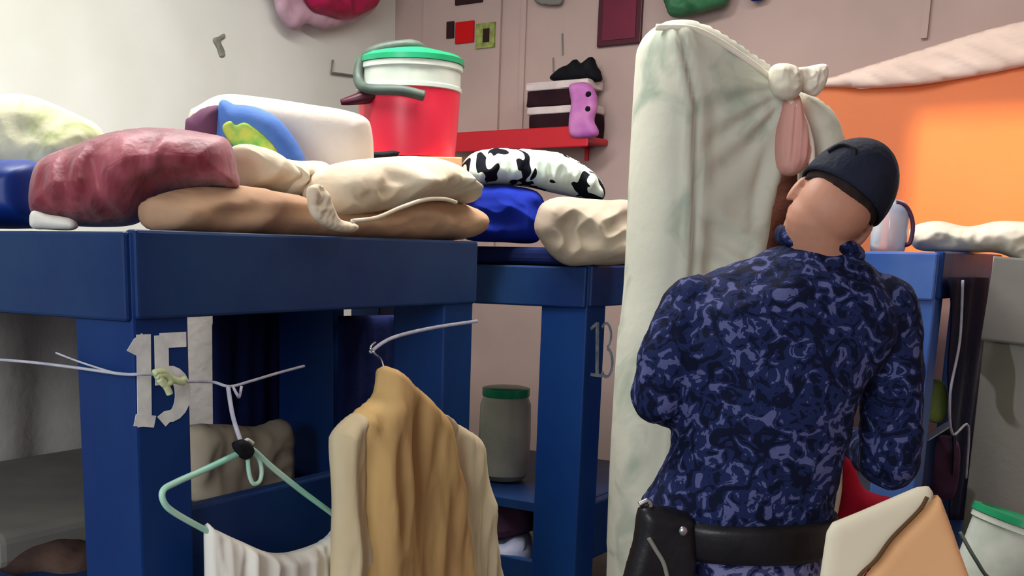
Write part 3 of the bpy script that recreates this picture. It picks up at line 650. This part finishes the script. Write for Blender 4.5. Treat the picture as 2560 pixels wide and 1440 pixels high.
puff('pink_fold', [(1960, 232), (1990, 236), (2008, 290), (2028, 360), (2020, 410), (1980, 440), (1944, 420), (1940, 330)], YP(YM - 0.06), 0.06, 0.04, M_pinkfold, mt, n=50, fold=wave(150, 0.008, 1, 0.8))
puff('sheet_knot', [(1928, 168), (1955, 158), (1990, 168), (2004, 200), (1996, 238), (1965, 250), (1936, 236), (1922, 200)], YP(YM - 0.12), 0.035, 0.03, M_knot, mt, n=40, fold=crumple(0.014, 20, 3))
puff('knot_end', [(1980, 176), (2020, 166), (2062, 160), (2070, 180), (2062, 214), (2040, 240), (2010, 232), (1985, 220)], YP(YM - 0.10), 0.022, 0.025, M_knot, mt, n=40, fold=crumple(0.012, 26, 9))
bm = bmesh.new()
for pts in (((1640, 68), (1740, 75), (1840, 130), (1930, 196)), ((1970, 240), (2010, 300), (2030, 380), (2020, 470))):
    tube(bm, spline([at(x, y, YM - 0.10) for x, y in pts], 8), 0.007, 8)
bmobj('sheet_hem', bm, M_knot, mt, smooth=True)
tag(puff('brown_cloth_and_gap_shade', [(1950, 400), (2010, 380), (2060, 420), (2050, 560), (2050, 900), (2060, 2120), (1930, 2120), (1900, 900), (1905, 600), (1930, 500)], YP(YM + 0.18), 0.05, 0.05, M_brown, n=90, fold=crumple(0.012, 9, 5), back=0.05),  # dark filler standing in for shadow in the gap between the sheet lobes
    'long dark brown filler for the shadowed gap between the standing mattress and the officer', 'blanket')

# ------------------------------------------------------------------ things hanging and lying around bunk 15
PH = lambda d: Plane(PE15.o.x + NF.x * d, PE15.o.y + NF.y * d, NF.x, NF.y)
hg = empty('clothes_hanger', PH(0.07).hit(620, 1110), 'mint plastic clothes hanger hanging from a string below the number 15', 'hanger')
Ph = PH(0.07)
bm = bmesh.new()
tube(bm, spline([Ph.hit(*p) for p in ((608, 1128), (520, 1170), (440, 1206), (408, 1226), (410, 1256), (440, 1284), (530, 1334), (620, 1382), (720, 1400), (820, 1350), (850, 1310), (846, 1296), (760, 1232), (680, 1168), (630, 1124), (608, 1128))], 6)[:-1], 0.0062, 10, closed=True)
bmobj('hanger_frame', bm, M_mint, hg, smooth=True)
bm = bmesh.new(); tube(bm, spline([Ph.hit(*p) for p in ((618, 1128), (622, 1180), (632, 1208), (648, 1204), (654, 1180), (648, 1150), (630, 1130))], 6), 0.0045, 8); bmobj('strap_loop', bm, M_mint, hg, smooth=True)
bm = bmesh.new(); tube(bm, spline([Ph.hit(*p) for p in ((612, 1130), (606, 1112), (618, 1100), (632, 1108))], 6), 0.004, 8); bmobj('hook', bm, M_whitepl, hg, smooth=True)
tag(puff('black_clip', [(584, 1108), (604, 1098), (624, 1108), (632, 1128), (620, 1148), (604, 1146), (590, 1130)], PH(0.075), 0.012, 0.012, M_black, n=20), 'small black clip where the hanger meets its string', 'clip')
# strings
st = empty('clothes_line', PH(0.02).hit(420, 945), 'pale knotted cord tied round the post over the number 15', 'cord')
bm = bmesh.new(); Pl_ = PH(0.012)
sidep = Plane((C15 - V * 0.02).x, (C15 - V * 0.02).y, -V.x, -V.y)
tube(bm, spline([sidep.hit(-60, 896), sidep.hit(60, 904), sidep.hit(180, 918), sidep.hit(280, 932), sidep.hit(318, 936), Pl_.hit(345, 936), Pl_.hit(385, 936), Pl_.hit(400, 938)], 6), 0.003, 8)
tube(bm, spline([sidep.hit(140, 882), sidep.hit(200, 905), sidep.hit(280, 930), sidep.hit(318, 935)], 6), 0.002, 8)
bmobj('line', bm, M_string, st, smooth=True)
bm = bmesh.new()
for pts in (((385, 932), (410, 930), (432, 948), (460, 956)), ((395, 936), (408, 955), (420, 975), (424, 985)), ((390, 940), (414, 938), (428, 952), (412, 962), (398, 948)), ((452, 952), (462, 948))):
    tube(bm, spline([PH(0.018).hit(*p) for p in pts], 6), 0.0065, 8)
bmobj('knot', bm, M_cord, st, smooth=True)
bm = bmesh.new()
tube(bm, spline([PH(0.0).hit(462, 954), PH(-0.02).hit(530, 955), PH(0.01).hit(575, 966), PH(0.0).hit(630, 952), PH(-0.02).hit(690, 934), PH(-0.04).hit(760, 915)], 6), 0.003, 8)
tube(bm, spline([PH(0.01).hit(570, 966), PH(0.05).hit(582, 1040), PH(0.07).hit(602, 1104)], 6), 0.0045, 8)
tube(bm, spline([PH(0.01).hit(582, 966), PH(0.03).hit(592, 985), PH(0.02).hit(598, 992), PH(0.02).hit(604, 965)], 6), 0.003, 8)
tag(bmobj('hanger_string', bm, M_string, smooth=True), 'thin white string carrying the mint hanger', 'string')
bm = bmesh.new()
tube(bm, spline([PH(0.04).hit(926, 880), PH(0.04).hit(980, 845), PH(0.02).hit(1080, 820), PH(0.012).hit(1192, 803)], 6), 0.0045, 8)
tag(bmobj('rail_string', bm, M_string, smooth=True), 'white cord stretched along the end of bunk 15 above the tan shirt', 'string')
# white garment on the hanger
tag(puff('white_shirt', [(516, 1316), (535, 1322), (600, 1352), (680, 1382), (760, 1370), (820, 1340), (850, 1300), (862, 1316), (880, 1450), (890, 1800), (700, 1840), (520, 1800), (516, 1450)], PH(0.07), 0.03, 0.03, M_whitecloth, n=120, fold=lambda a, b, u, z: wave(60, 0.005, 0.5, 1.8)(a, b, u, z) + crumple(0.016, 10, 5, 1.6, 0.3)(a, b, u, z), back=0.02),
    'white shirt hanging from the mint hanger, cut off by the bottom edge', 'shirt')
ts = empty('tan_shirt', PH(0.1).hit(960, 930), 'tan-gold shirt with paler ecru sleeves hanging at the end of bunk 15', 'shirt')
PT = PH(0.12)
puff('shirt_body', [(950, 925), (962, 914), (985, 926), (1020, 960), (1060, 1000), (1090, 1040), (1110, 1120), (1130, 1300), (1150, 1800), (900, 1800), (890, 1300), (876, 1100), (880, 1040), (935, 990), (946, 960)], PT, 0.06, 0.05, M_gold, ts, n=110, fold=lambda a, b, u, z: wave(34, 0.013, 2.2, 1.8, 0.05, 2.2)(a, b, u, z) + crumple(0.014, 9, 2, 1.5, 0.35)(a, b, u, z), back=0.03)
puff('sleeve', [(880, 1040), (905, 1030), (896, 1070), (896, 1120), (905, 1300), (925, 1500), (930, 1750), (840, 1750), (842, 1400), (845, 1250), (838, 1120), (846, 1078)], PH(0.125), 0.035, 0.03, M_ecru, ts, n=110, fold=crumple(0.014, 12, 2, 1.5, 0.3))
puff('sleeve', [(1090, 1030), (1130, 1056), (1175, 1086), (1194, 1130), (1200, 1220), (1215, 1340), (1236, 1500), (1250, 1750), (1120, 1750), (1118, 1400), (1112, 1200), (1098, 1100)], PH(0.12), 0.05, 0.035, M_ecru, ts, n=110, fold=lambda a, b, u, z: wave(60, 0.006, 3, 1.6)(a, b, u, z) + crumple(0.016, 10, 5, 1.5, 0.3)(a, b, u, z), back=0.03)
bm = bmesh.new(); tube(bm, spline([PH(0.12).hit(960, 925), PH(0.09).hit(952, 900), PH(0.05).hit(936, 884), PH(0.04).hit(926, 868), PH(0.03).hit(938, 856)], 6), 0.003, 8); bmobj('hanger_hook', bm, M_metal, ts, smooth=True)
tag(sheet('grey_shade_screen', pln(0, 1.35), [(-260, 760), (200, 770), (712, 770)], [(-260, 1400), (200, 1370), (712, 1290)], mat('shade_screen_grey', (186, 182, 178), (160, 156, 152), 4, 0.9, bump=0.3), amp=0.012, freq=22),  # added screen; its grey stands in for the wall in shade
    'grey screen added inside bunk 15 to stand in for the shaded wall', 'blanket')
tag((lambda bm: (box_axes(bm, L(C15, 0.06, 0.55, zlow - 0.218), V * (w15 - 0.14), U * 0.78, Z * 0.09), bmobj('foam_mattress', bm, M_greycloth, bevel=0.025, segs=3))[1])(bmesh.new()),
    'grey foam mattress on the lower level of bunk 15', 'mattress')
# navy cloth hanging inside bunk
tag(puff('navy_cloth_and_shade', [(532, 765), (700, 760), (698, 900), (696, 1078), (610, 1080), (534, 1078)], pln(0.6, 0.65), 0.015, 0.03, M_navy, n=50, fold=wave(40, 0.006, 1), closed_spline=False),
    'dark navy cloth hanging inside bunk 15 left of the inner post', 'cloth')
tag(puff('navy_cloth_and_shade', [(846, 790), (1070, 785), (1068, 1000), (1060, 1350), (960, 1360), (846, 1350)], pln(1.05, 0.35), 0.015, 0.03, M_navy, n=50, fold=wave(40, 0.006, 1), closed_spline=False),
    'dark navy cloth hanging inside bunk 15 behind the tan shirt', 'cloth')
tag(puff('cream_pillow', [(470, 1080), (540, 1060), (640, 1066), (710, 1050), (720, 1140), (710, 1230), (600, 1250), (480, 1250)], pln(0.6, 0.5), 0.05, 0.05, M_sack, n=50, fold=crumple(0.01, 8, 1)),
    'greyish cream pillow on the lower level behind the hanger', 'pillow')
tag(puff('brown_bedding', [(-80, 1350), (40, 1335), (130, 1345), (200, 1360), (260, 1400), (300, 1600), (-120, 1600)], YP(2.5), 0.12, 0.08, M_clutter, n=50, fold=crumple(0.02, 10, 2), lump=0.02),
    'dark brown rumpled bedding on the lower level at the bottom left', 'bedding')
# stuff under bunk 13, seen through the gap
jr = empty('storage_jar', at(1262, 1200, 4.0), 'cloudy plastic jar with green lid in the gap between the two bunks', 'jar')
kj = 4.0 / FPX; jc = at(1262, 1080, 4.0); j0 = zpx(1262, 1195, 4.0); j1 = zpx(1262, 990, 4.0)
bm = bmesh.new(); lathe(bm, [(50 * kj, j0), (62 * kj, j0 + 0.02), (66 * kj, (j0 + j1) / 2), (64 * kj, j1 - 0.03), (56 * kj, j1)], Vector((jc.x, jc.y, 0)), 32); bmobj('jar_body', bm, M_jar, jr, smooth=True)
bm = bmesh.new(); lathe(bm, [(58 * kj, j1), (60 * kj, j1 + 0.005), (60 * kj, j1 + 0.03), (50 * kj, j1 + 0.034)], Vector((jc.x, jc.y, 0)), 32); bmobj('jar_lid', bm, M_greenpl, jr, smooth=True)
tag(puff('plum_blanket', [(1190, 1250), (1230, 1236), (1290, 1236), (1325, 1256), (1330, 1320), (1260, 1342), (1195, 1330)], YP(3.8), 0.08, 0.04, M_purple, n=36), 'folded plum blanket below the jar in the gap between bunks', 'blanket')
tag(puff('pale_blue_cloth', [(1195, 1345), (1250, 1338), (1330, 1345), (1340, 1700), (1340, 1990), (1190, 1990), (1190, 1700)], YP(3.8), 0.12, 0.04, M_paleblue, n=36, fold=wave(80, 0.008)), 'pale blue-white cloth at the bottom of the gap between bunks', 'cloth')

# ------------------------------------------------------------------ folded cardboard at lower right
YD = 1.75
cb = empty('cardboard_sheet', Vector((at(2250, 1440, YD).x, YD, 0)), 'folded cardboard sheet, cream left leaf and tan right leaf, before the officer', 'cardboard')
puff('cream_leaf', [(2320, 1214), (2334, 1232), (2330, 1250), (2290, 1290), (2230, 1350), (2150, 1450), (2100, 2300), (2020, 2300), (2050, 1440), (2066, 1330), (2080, 1306), (2140, 1282), (2220, 1248), (2290, 1218)], YP(YD), 0.012, 0.02, M_creamcard, cb, n=120, closed_spline=False)
puff('tan_leaf', [(2334, 1228), (2352, 1246), (2372, 1300), (2400, 1380), (2430, 1460), (2560, 2300), (2100, 2300), (2140, 1470), (2230, 1352), (2290, 1292), (2330, 1250)], YP(YD + 0.02), 0.016, 0.02, M_tan, cb, n=120, closed_spline=False)
bm = bmesh.new(); tube(bm, spline([at(x, y, YD - 0.012) for x, y in ((2318, 1242), (2296, 1278), (2230, 1345), (2190, 1400), (2140, 1452), (2100, 1560))], 6), 0.0035, 8); bmobj('fold_edge', bm, M_seam, cb, smooth=True)

# ------------------------------------------------------------------ the officer
YO = 2.0
A = lambda x, y, d=0.0: at(x, y, YO + d)
person = empty('person', Vector((A(1850, 1300).x, YO, 0)), 'person in navy camouflage uniform and dark cap, seen from behind with head tilted', 'person')
mpx = YO / FPX
def torso_rings(spec, seg=36):
    out = []
    for (y, xl, xr, dep, dy, ex) in spec:
        a, b = A(xl, y, dy), A(xr, y, dy); c = (a + b) / 2; hw = (b - a).length / 2; ax = (b - a).normalized()
        ring = []
        for k_ in range(seg):
            t = 2 * math.pi * k_ / seg; cs, sn = math.cos(t), math.sin(t)
            ring.append(c + ax * hw * math.copysign(abs(cs) ** ex, cs) + Vector((0, 1, 0)) * dep * math.copysign(abs(sn) ** ex, sn))
        out.append(ring)
    return out
bm = bmesh.new()
rings_loft(bm, torso_rings([(1300, 1612, 2066, 0.135, 0.02, 0.9), (1262, 1608, 2074, 0.14, 0.02, 0.9), (1200, 1648, 2084, 0.138, 0.02, 0.9), (1120, 1690, 2096, 0.132, 0.02, 0.88), (1000, 1700, 2130, 0.13, 0.02, 0.85),
    (880, 1690, 2200, 0.135, 0.03, 0.82), (780, 1690, 2246, 0.13, 0.045, 0.85), (720, 1722, 2220, 0.112, 0.055, 0.9), (680, 1780, 2180, 0.092, 0.065, 0.95), (648, 1870, 2150, 0.075, 0.075, 1), (610, 1950, 2125, 0.062, 0.085, 1)]))
chain(bm, [A(1738, 768, 0.05), A(1670, 890, 0.02), A(1646, 992, 0.02), A(1700, 1016, 0.2), A(1760, 1000, 0.30)], [0.062, 0.056, 0.05, 0.042, 0.036])
chain(bm, [A(2196, 790, 0.05), A(2232, 950, 0.03), A(2226, 1150, 0.03), A(2170, 1130, 0.24), A(2140, 1110, 0.30)], [0.075, 0.057, 0.055, 0.042, 0.036])
shirt = bmobj('uniform_shirt', bm, M_camo, person)
remesh(shirt, 0.008, 8, [(0.018, 0.11, 2), (0.008, 0.04, 1)])
# collar
bm = bmesh.new(); cen = A(2048, 612, 0.078)
for zz_, rr_ in ((0, 1),):
    pts = [cen + Vector((0.070 * math.cos(t), 0.068 * math.sin(t), 0.003 * math.sin(3 * t) - 0.011 * math.cos(t))) for t in [2 * math.pi * i / 30 for i in range(30)]]
    tube(bm, pts, 0.0115, 12, closed=True)
for v_ in bm.verts: v_.co.z = cen.z + (v_.co.z - cen.z) * 1.5
bmobj('collar', bm, M_camo, person, smooth=True)
# trousers and legs to the floor
hipL, hipR = A(1750, 1420, 0.03), A(1930, 1420, 0.03)
bm = bmesh.new()
rings_loft(bm, torso_rings([(1520, 1650, 2030, 0.13, 0.03, 0.9), (1430, 1640, 2040, 0.142, 0.03, 0.9), (1360, 1650, 2044, 0.135, 0.025, 0.9), (1290, 1650, 2050, 0.12, 0.02, 0.9)]))
for h_, fx in ((hipL, -0.03), (hipR, 0.03)):
    hx = h_ - Z * 0.02
    chain(bm, [hx, Vector((hx.x + fx, YO + 0.05, 0.48)), Vector((hx.x + fx * 1.6, YO + 0.03, 0.12))], [0.088, 0.068, 0.06])
tr_ = bmobj('trousers', bm, M_camo_light, person); remesh(tr_, 0.009, 6, [(0.015, 0.08, 2)])
for h_, fx in ((hipL, -0.03), (hipR, 0.03)):
    bx_ = h_.x + fx * 1.6; bm = bmesh.new()
    chain(bm, [Vector((bx_, YO + 0.03, 0.20)), Vector((bx_, YO + 0.02, 0.06)), Vector((bx_, YO + 0.16, 0.04))], [0.055, 0.05, 0.04])
    box_axes(bm, (bx_ - 0.045, YO - 0.04, 0.0), (0.09, 0, 0), (0, 0.26, 0), (0, 0, 0.03))
    bo = bmobj('boot', bm, M_leather, person); remesh(bo, 0.007, 4)
# belt
bm = bmesh.new()
rr = torso_rings([(1362, 1630, 2064, 0.146, 0.02, 0.9), (1350, 1622, 2070, 0.152, 0.02, 0.9), (1290, 1606, 2080, 0.155, 0.02, 0.9), (1272, 1606, 2080, 0.150, 0.02, 0.9)])
rings_loft(bm, rr); bmobj('duty_belt', bm, M_leather, person, smooth=True)
for (x, y) in ((1612, 1326), (1708, 1328)):
    bm = bmesh.new(); dd_ = -0.135 if x > 1650 else -0.09
    ellipsoid(bm, Matrix.Translation(A(x, y, dd_)) @ Matrix.Diagonal((0.008, 0.005, 0.009, 1)), 12, 8); bmobj('belt_stud', bm, M_metal, person, smooth=True)
hol = puff('holster', [(1596, 1270), (1640, 1262), (1700, 1275), (1738, 1300), (1742, 1380), (1730, 1500), (1700, 1640), (1600, 1650), (1552, 1560), (1556, 1450), (1582, 1350)], YP(YO - 0.085), 0.03, 0.03, M_leather, person, n=60)
hol['label'] = 'black leather holster with pale strap'
bm = bmesh.new(); tube(bm, spline([at(x, y, YO - 0.118) for x, y in ((1622, 1345), (1640, 1375), (1660, 1410), (1672, 1460))], 6), 0.004, 8); bmobj('strap', bm, M_greycloth, hol, smooth=True)
bm = bmesh.new(); tube(bm, spline([at(x, y, YO - 0.09) for x, y in ((1598, 1262), (1620, 1252), (1626, 1268), (1604, 1280))], 6), 0.005, 8); bmobj('buckle', bm, M_metal, hol, smooth=True)
# back seam: raised pale strap line
bm = bmesh.new()
# head, neck, hands: one continuous body mesh
hc = A(2092, 508, 0.06)
upv = Vector((0.60, 0.16, 0.78)).normalized()          # tilted to the right and bowed
fw = Vector((0.32, 1, 0.05)); fw = (fw - upv * fw.dot(upv)).normalized(); rt = fw.cross(upv).normalized()
HM = Matrix((( rt.x, fw.x, upv.x, hc.x), (rt.y, fw.y, upv.y, hc.y), (rt.z, fw.z, upv.z, hc.z), (0, 0, 0, 1)))
def hp_(x, y, z): return HM @ Vector((x, y, z))
bm = bmesh.new()
def he(x, y, z, a, b, c): ellipsoid(bm, HM @ Matrix.Translation((x, y, z)) @ Matrix.Diagonal((a, b, c, 1)), 24, 16)
he(0, -0.004, 0.03, 0.073, 0.091, 0.085); he(0, 0.03, -0.045, 0.058, 0.062, 0.07); he(0, -0.03, -0.02, 0.066, 0.06, 0.07)
he(0, 0.10, -0.03, 0.014, 0.018, 0.024); he(0, 0.075, -0.075, 0.03, 0.022, 0.02)
for s in (-1, 1):
    he(s * 0.074, 0.004, -0.02, 0.008, 0.018, 0.028); he(s * 0.03, 0.086, 0.0, 0.014, 0.01, 0.01); he(s * 0.04, 0.06, -0.03, 0.025, 0.025, 0.02)
nb = A(2048, 660, 0.075)
capsule(bm, hp_(-0.005, -0.012, -0.05), nb, 0.060, 0.060)
def hand(bm, wrist, d, side, thumb_up=Z, curl=0.5):
    d = d.normalized(); up = (thumb_up - d * thumb_up.dot(d)).normalized(); lat = d.cross(up).normalized() * side
    palm = wrist + d * 0.05
    capsule(bm, wrist - d * 0.06, wrist, 0.028, 0.026)
    for k_ in range(4):
        base = wrist + d * 0.085 + up * (0.030 - 0.020 * k_)
        capsule(bm, wrist + up * (0.012 - 0.008 * k_), base, 0.016, 0.012)
        ln = (0.040, 0.045, 0.042, 0.032)[k_]
        d1 = (d + lat * curl).normalized(); p1 = base + d1 * ln; d2 = (d * 0.4 + lat).normalized(); p2 = p1 + d2 * ln * 0.7; d3 = (lat - d * 0.3).normalized(); p3 = p2 + d3 * ln * 0.5
        chain(bm, [base, p1, p2, p3], [0.0092, 0.0085, 0.0078, 0.007])
    t0 = wrist + d * 0.02 + up * 0.02; t1 = t0 + (up * 0.8 + d * 0.5 + lat * 0.4).normalized() * 0.04; t2 = t1 + (d + lat * 0.8).normalized() * 0.03
    chain(bm, [t0, t1, t2], [0.014, 0.0105, 0.009])
wl, wr = A(1775, 995, 0.335), A(2132, 1104, 0.335)
hand(bm, wl, Vector((0.35, 1, 0.0)), 1); hand(bm, wr, Vector((-0.35, 1, 0.0)), -1)
capsule(bm, A(1700, 1016, 0.2), wl, 0.03, 0.026); capsule(bm, A(2170, 1130, 0.24), wr, 0.03, 0.026)
# inner torso that joins head and arms so the body is one surface
capsule(bm, nb, A(1960, 800, 0.05), 0.06, 0.07); capsule(bm, A(1960, 810, 0.05), A(1760, 790, 0.05), 0.05, 0.034); capsule(bm, A(1960, 790, 0.05), A(2196, 790, 0.05), 0.05, 0.04)
chain(bm, [A(1760, 790, 0.05), A(1650, 985, 0.025), A(1700, 1016, 0.2)], [0.034, 0.034, 0.03]); chain(bm, [A(2196, 795, 0.05), A(2226, 1145, 0.035), A(2170, 1130, 0.24)], [0.04, 0.036, 0.03])
body = bmobj('body', bm, M_skin, person); remesh(body, 0.0042, 4)
for s in (-1, 1):
    bm = bmesh.new(); ellipsoid(bm, HM @ Matrix.Translation((s * 0.03, 0.094, 0.0)) @ Matrix.Diagonal((0.011, 0.006, 0.007, 1)), 14, 8); bmobj('eye', bm, M_whitepl, person, smooth=True)
bm = bmesh.new(); tube(bm, spline([hp_(-0.02, 0.094, -0.075), hp_(0, 0.1, -0.073), hp_(0.02, 0.094, -0.075)], 6), 0.0025, 8); bmobj('mouth', bm, M_pinkfold, person, smooth=True)
# hair: short cap of hair under the rim
def dome(bm, a, b, c, zc, zmin_f, seg=48, rings=16, inner=0.94, up=0.0):
    outer, inn = [], []
    for i in range(rings + 1):
        ro, ri = [], []
        for k_ in range(seg):
            t = 2 * math.pi * k_ / seg; zm = zmin_f(t)
            ph0 = math.asin(max(-0.95, min(0.95, zm / c))); ph = ph0 + (math.pi / 2 * 0.985 - ph0) * i / rings
            x, y, z = a * math.cos(ph) * math.cos(t), b * math.cos(ph) * math.sin(t), c * math.sin(ph)
            ro.append(hp_(x, y - 0.004, z + zc)); ri.append(hp_(x * inner, y * inner - 0.004, z * inner + zc))
        outer.append(ro); inn.append(ri)
    rings_ = inn[::-1] + outer
    rings_loft(bm, rings_)
bm = bmesh.new(); dome(bm, 0.076, 0.095, 0.092, 0.025, lambda t: -0.026 + 0.02 * math.sin(t) if math.sin(t) < 0.3 else -0.01); bmobj('hair', bm, M_hair, person, smooth=True)
bm = bmesh.new(); dome(bm, 0.083, 0.104, 0.104, 0.020, lambda t: -0.010 + 0.014 * math.sin(t))
cap = bmobj('cap', bm, M_cap, person, smooth=True)
cap['label'] = 'dark navy-black baseball cap'
bm = bmesh.new(); ellipsoid(bm, HM @ Matrix.Translation((0, -0.004, 0.127)) @ Matrix.Diagonal((0.010, 0.010, 0.005, 1)), 14, 8); bmobj('button', bm, M_cap, cap, smooth=True)
bm = bmesh.new()
g = []
for i in range(13):
    t = math.radians(38 + 104 * i / 12); row = []
    for j in range(6):
        r_ = j / 5; ex_ = 0.07 * r_ * math.sin(math.pi * (i + 1.5) / 15)
        row.append(hp_((0.082 + ex_ * 0.1) * math.cos(t), 0.100 * math.sin(t) + ex_, 0.022 - 0.015 * r_ - 0.012 * abs(math.cos(t)) * r_))
    g.append([bm.verts.new(p) for p in row])
for i in range(12):
    for j in range(5): bm.faces.new([g[i][j], g[i + 1][j], g[i + 1][j + 1], g[i][j + 1]])
vis = bmobj('visor', bm, M_cap, cap, smooth=True); sm_ = vis.modifiers.new('s', 'SOLIDIFY'); sm_.thickness = 0.004
bm = bmesh.new(); tube(bm, spline([hp_(*p) for p in ((-0.070, -0.060, 0.040), (-0.062, -0.068, 0.056), (-0.050, -0.078, 0.060), (-0.036, -0.090, 0.056), (-0.026, -0.096, 0.042))], 6), 0.0035, 8); bmobj('back_opening_trim', bm, M_black, cap, smooth=True)
# crisp moulded edges on the turned plastic pieces
for o in bpy.data.objects:
    if o.name.split('.')[0] in ('bucket_body', 'collar', 'lid', 'jar_body', 'jar_lid', 'duty_belt') and o.type == 'MESH' and o.parent and o.parent.name.split('.')[0] != 'person':
        e = o.modifiers.new('crisp', 'EDGE_SPLIT'); e.split_angle = math.radians(38)
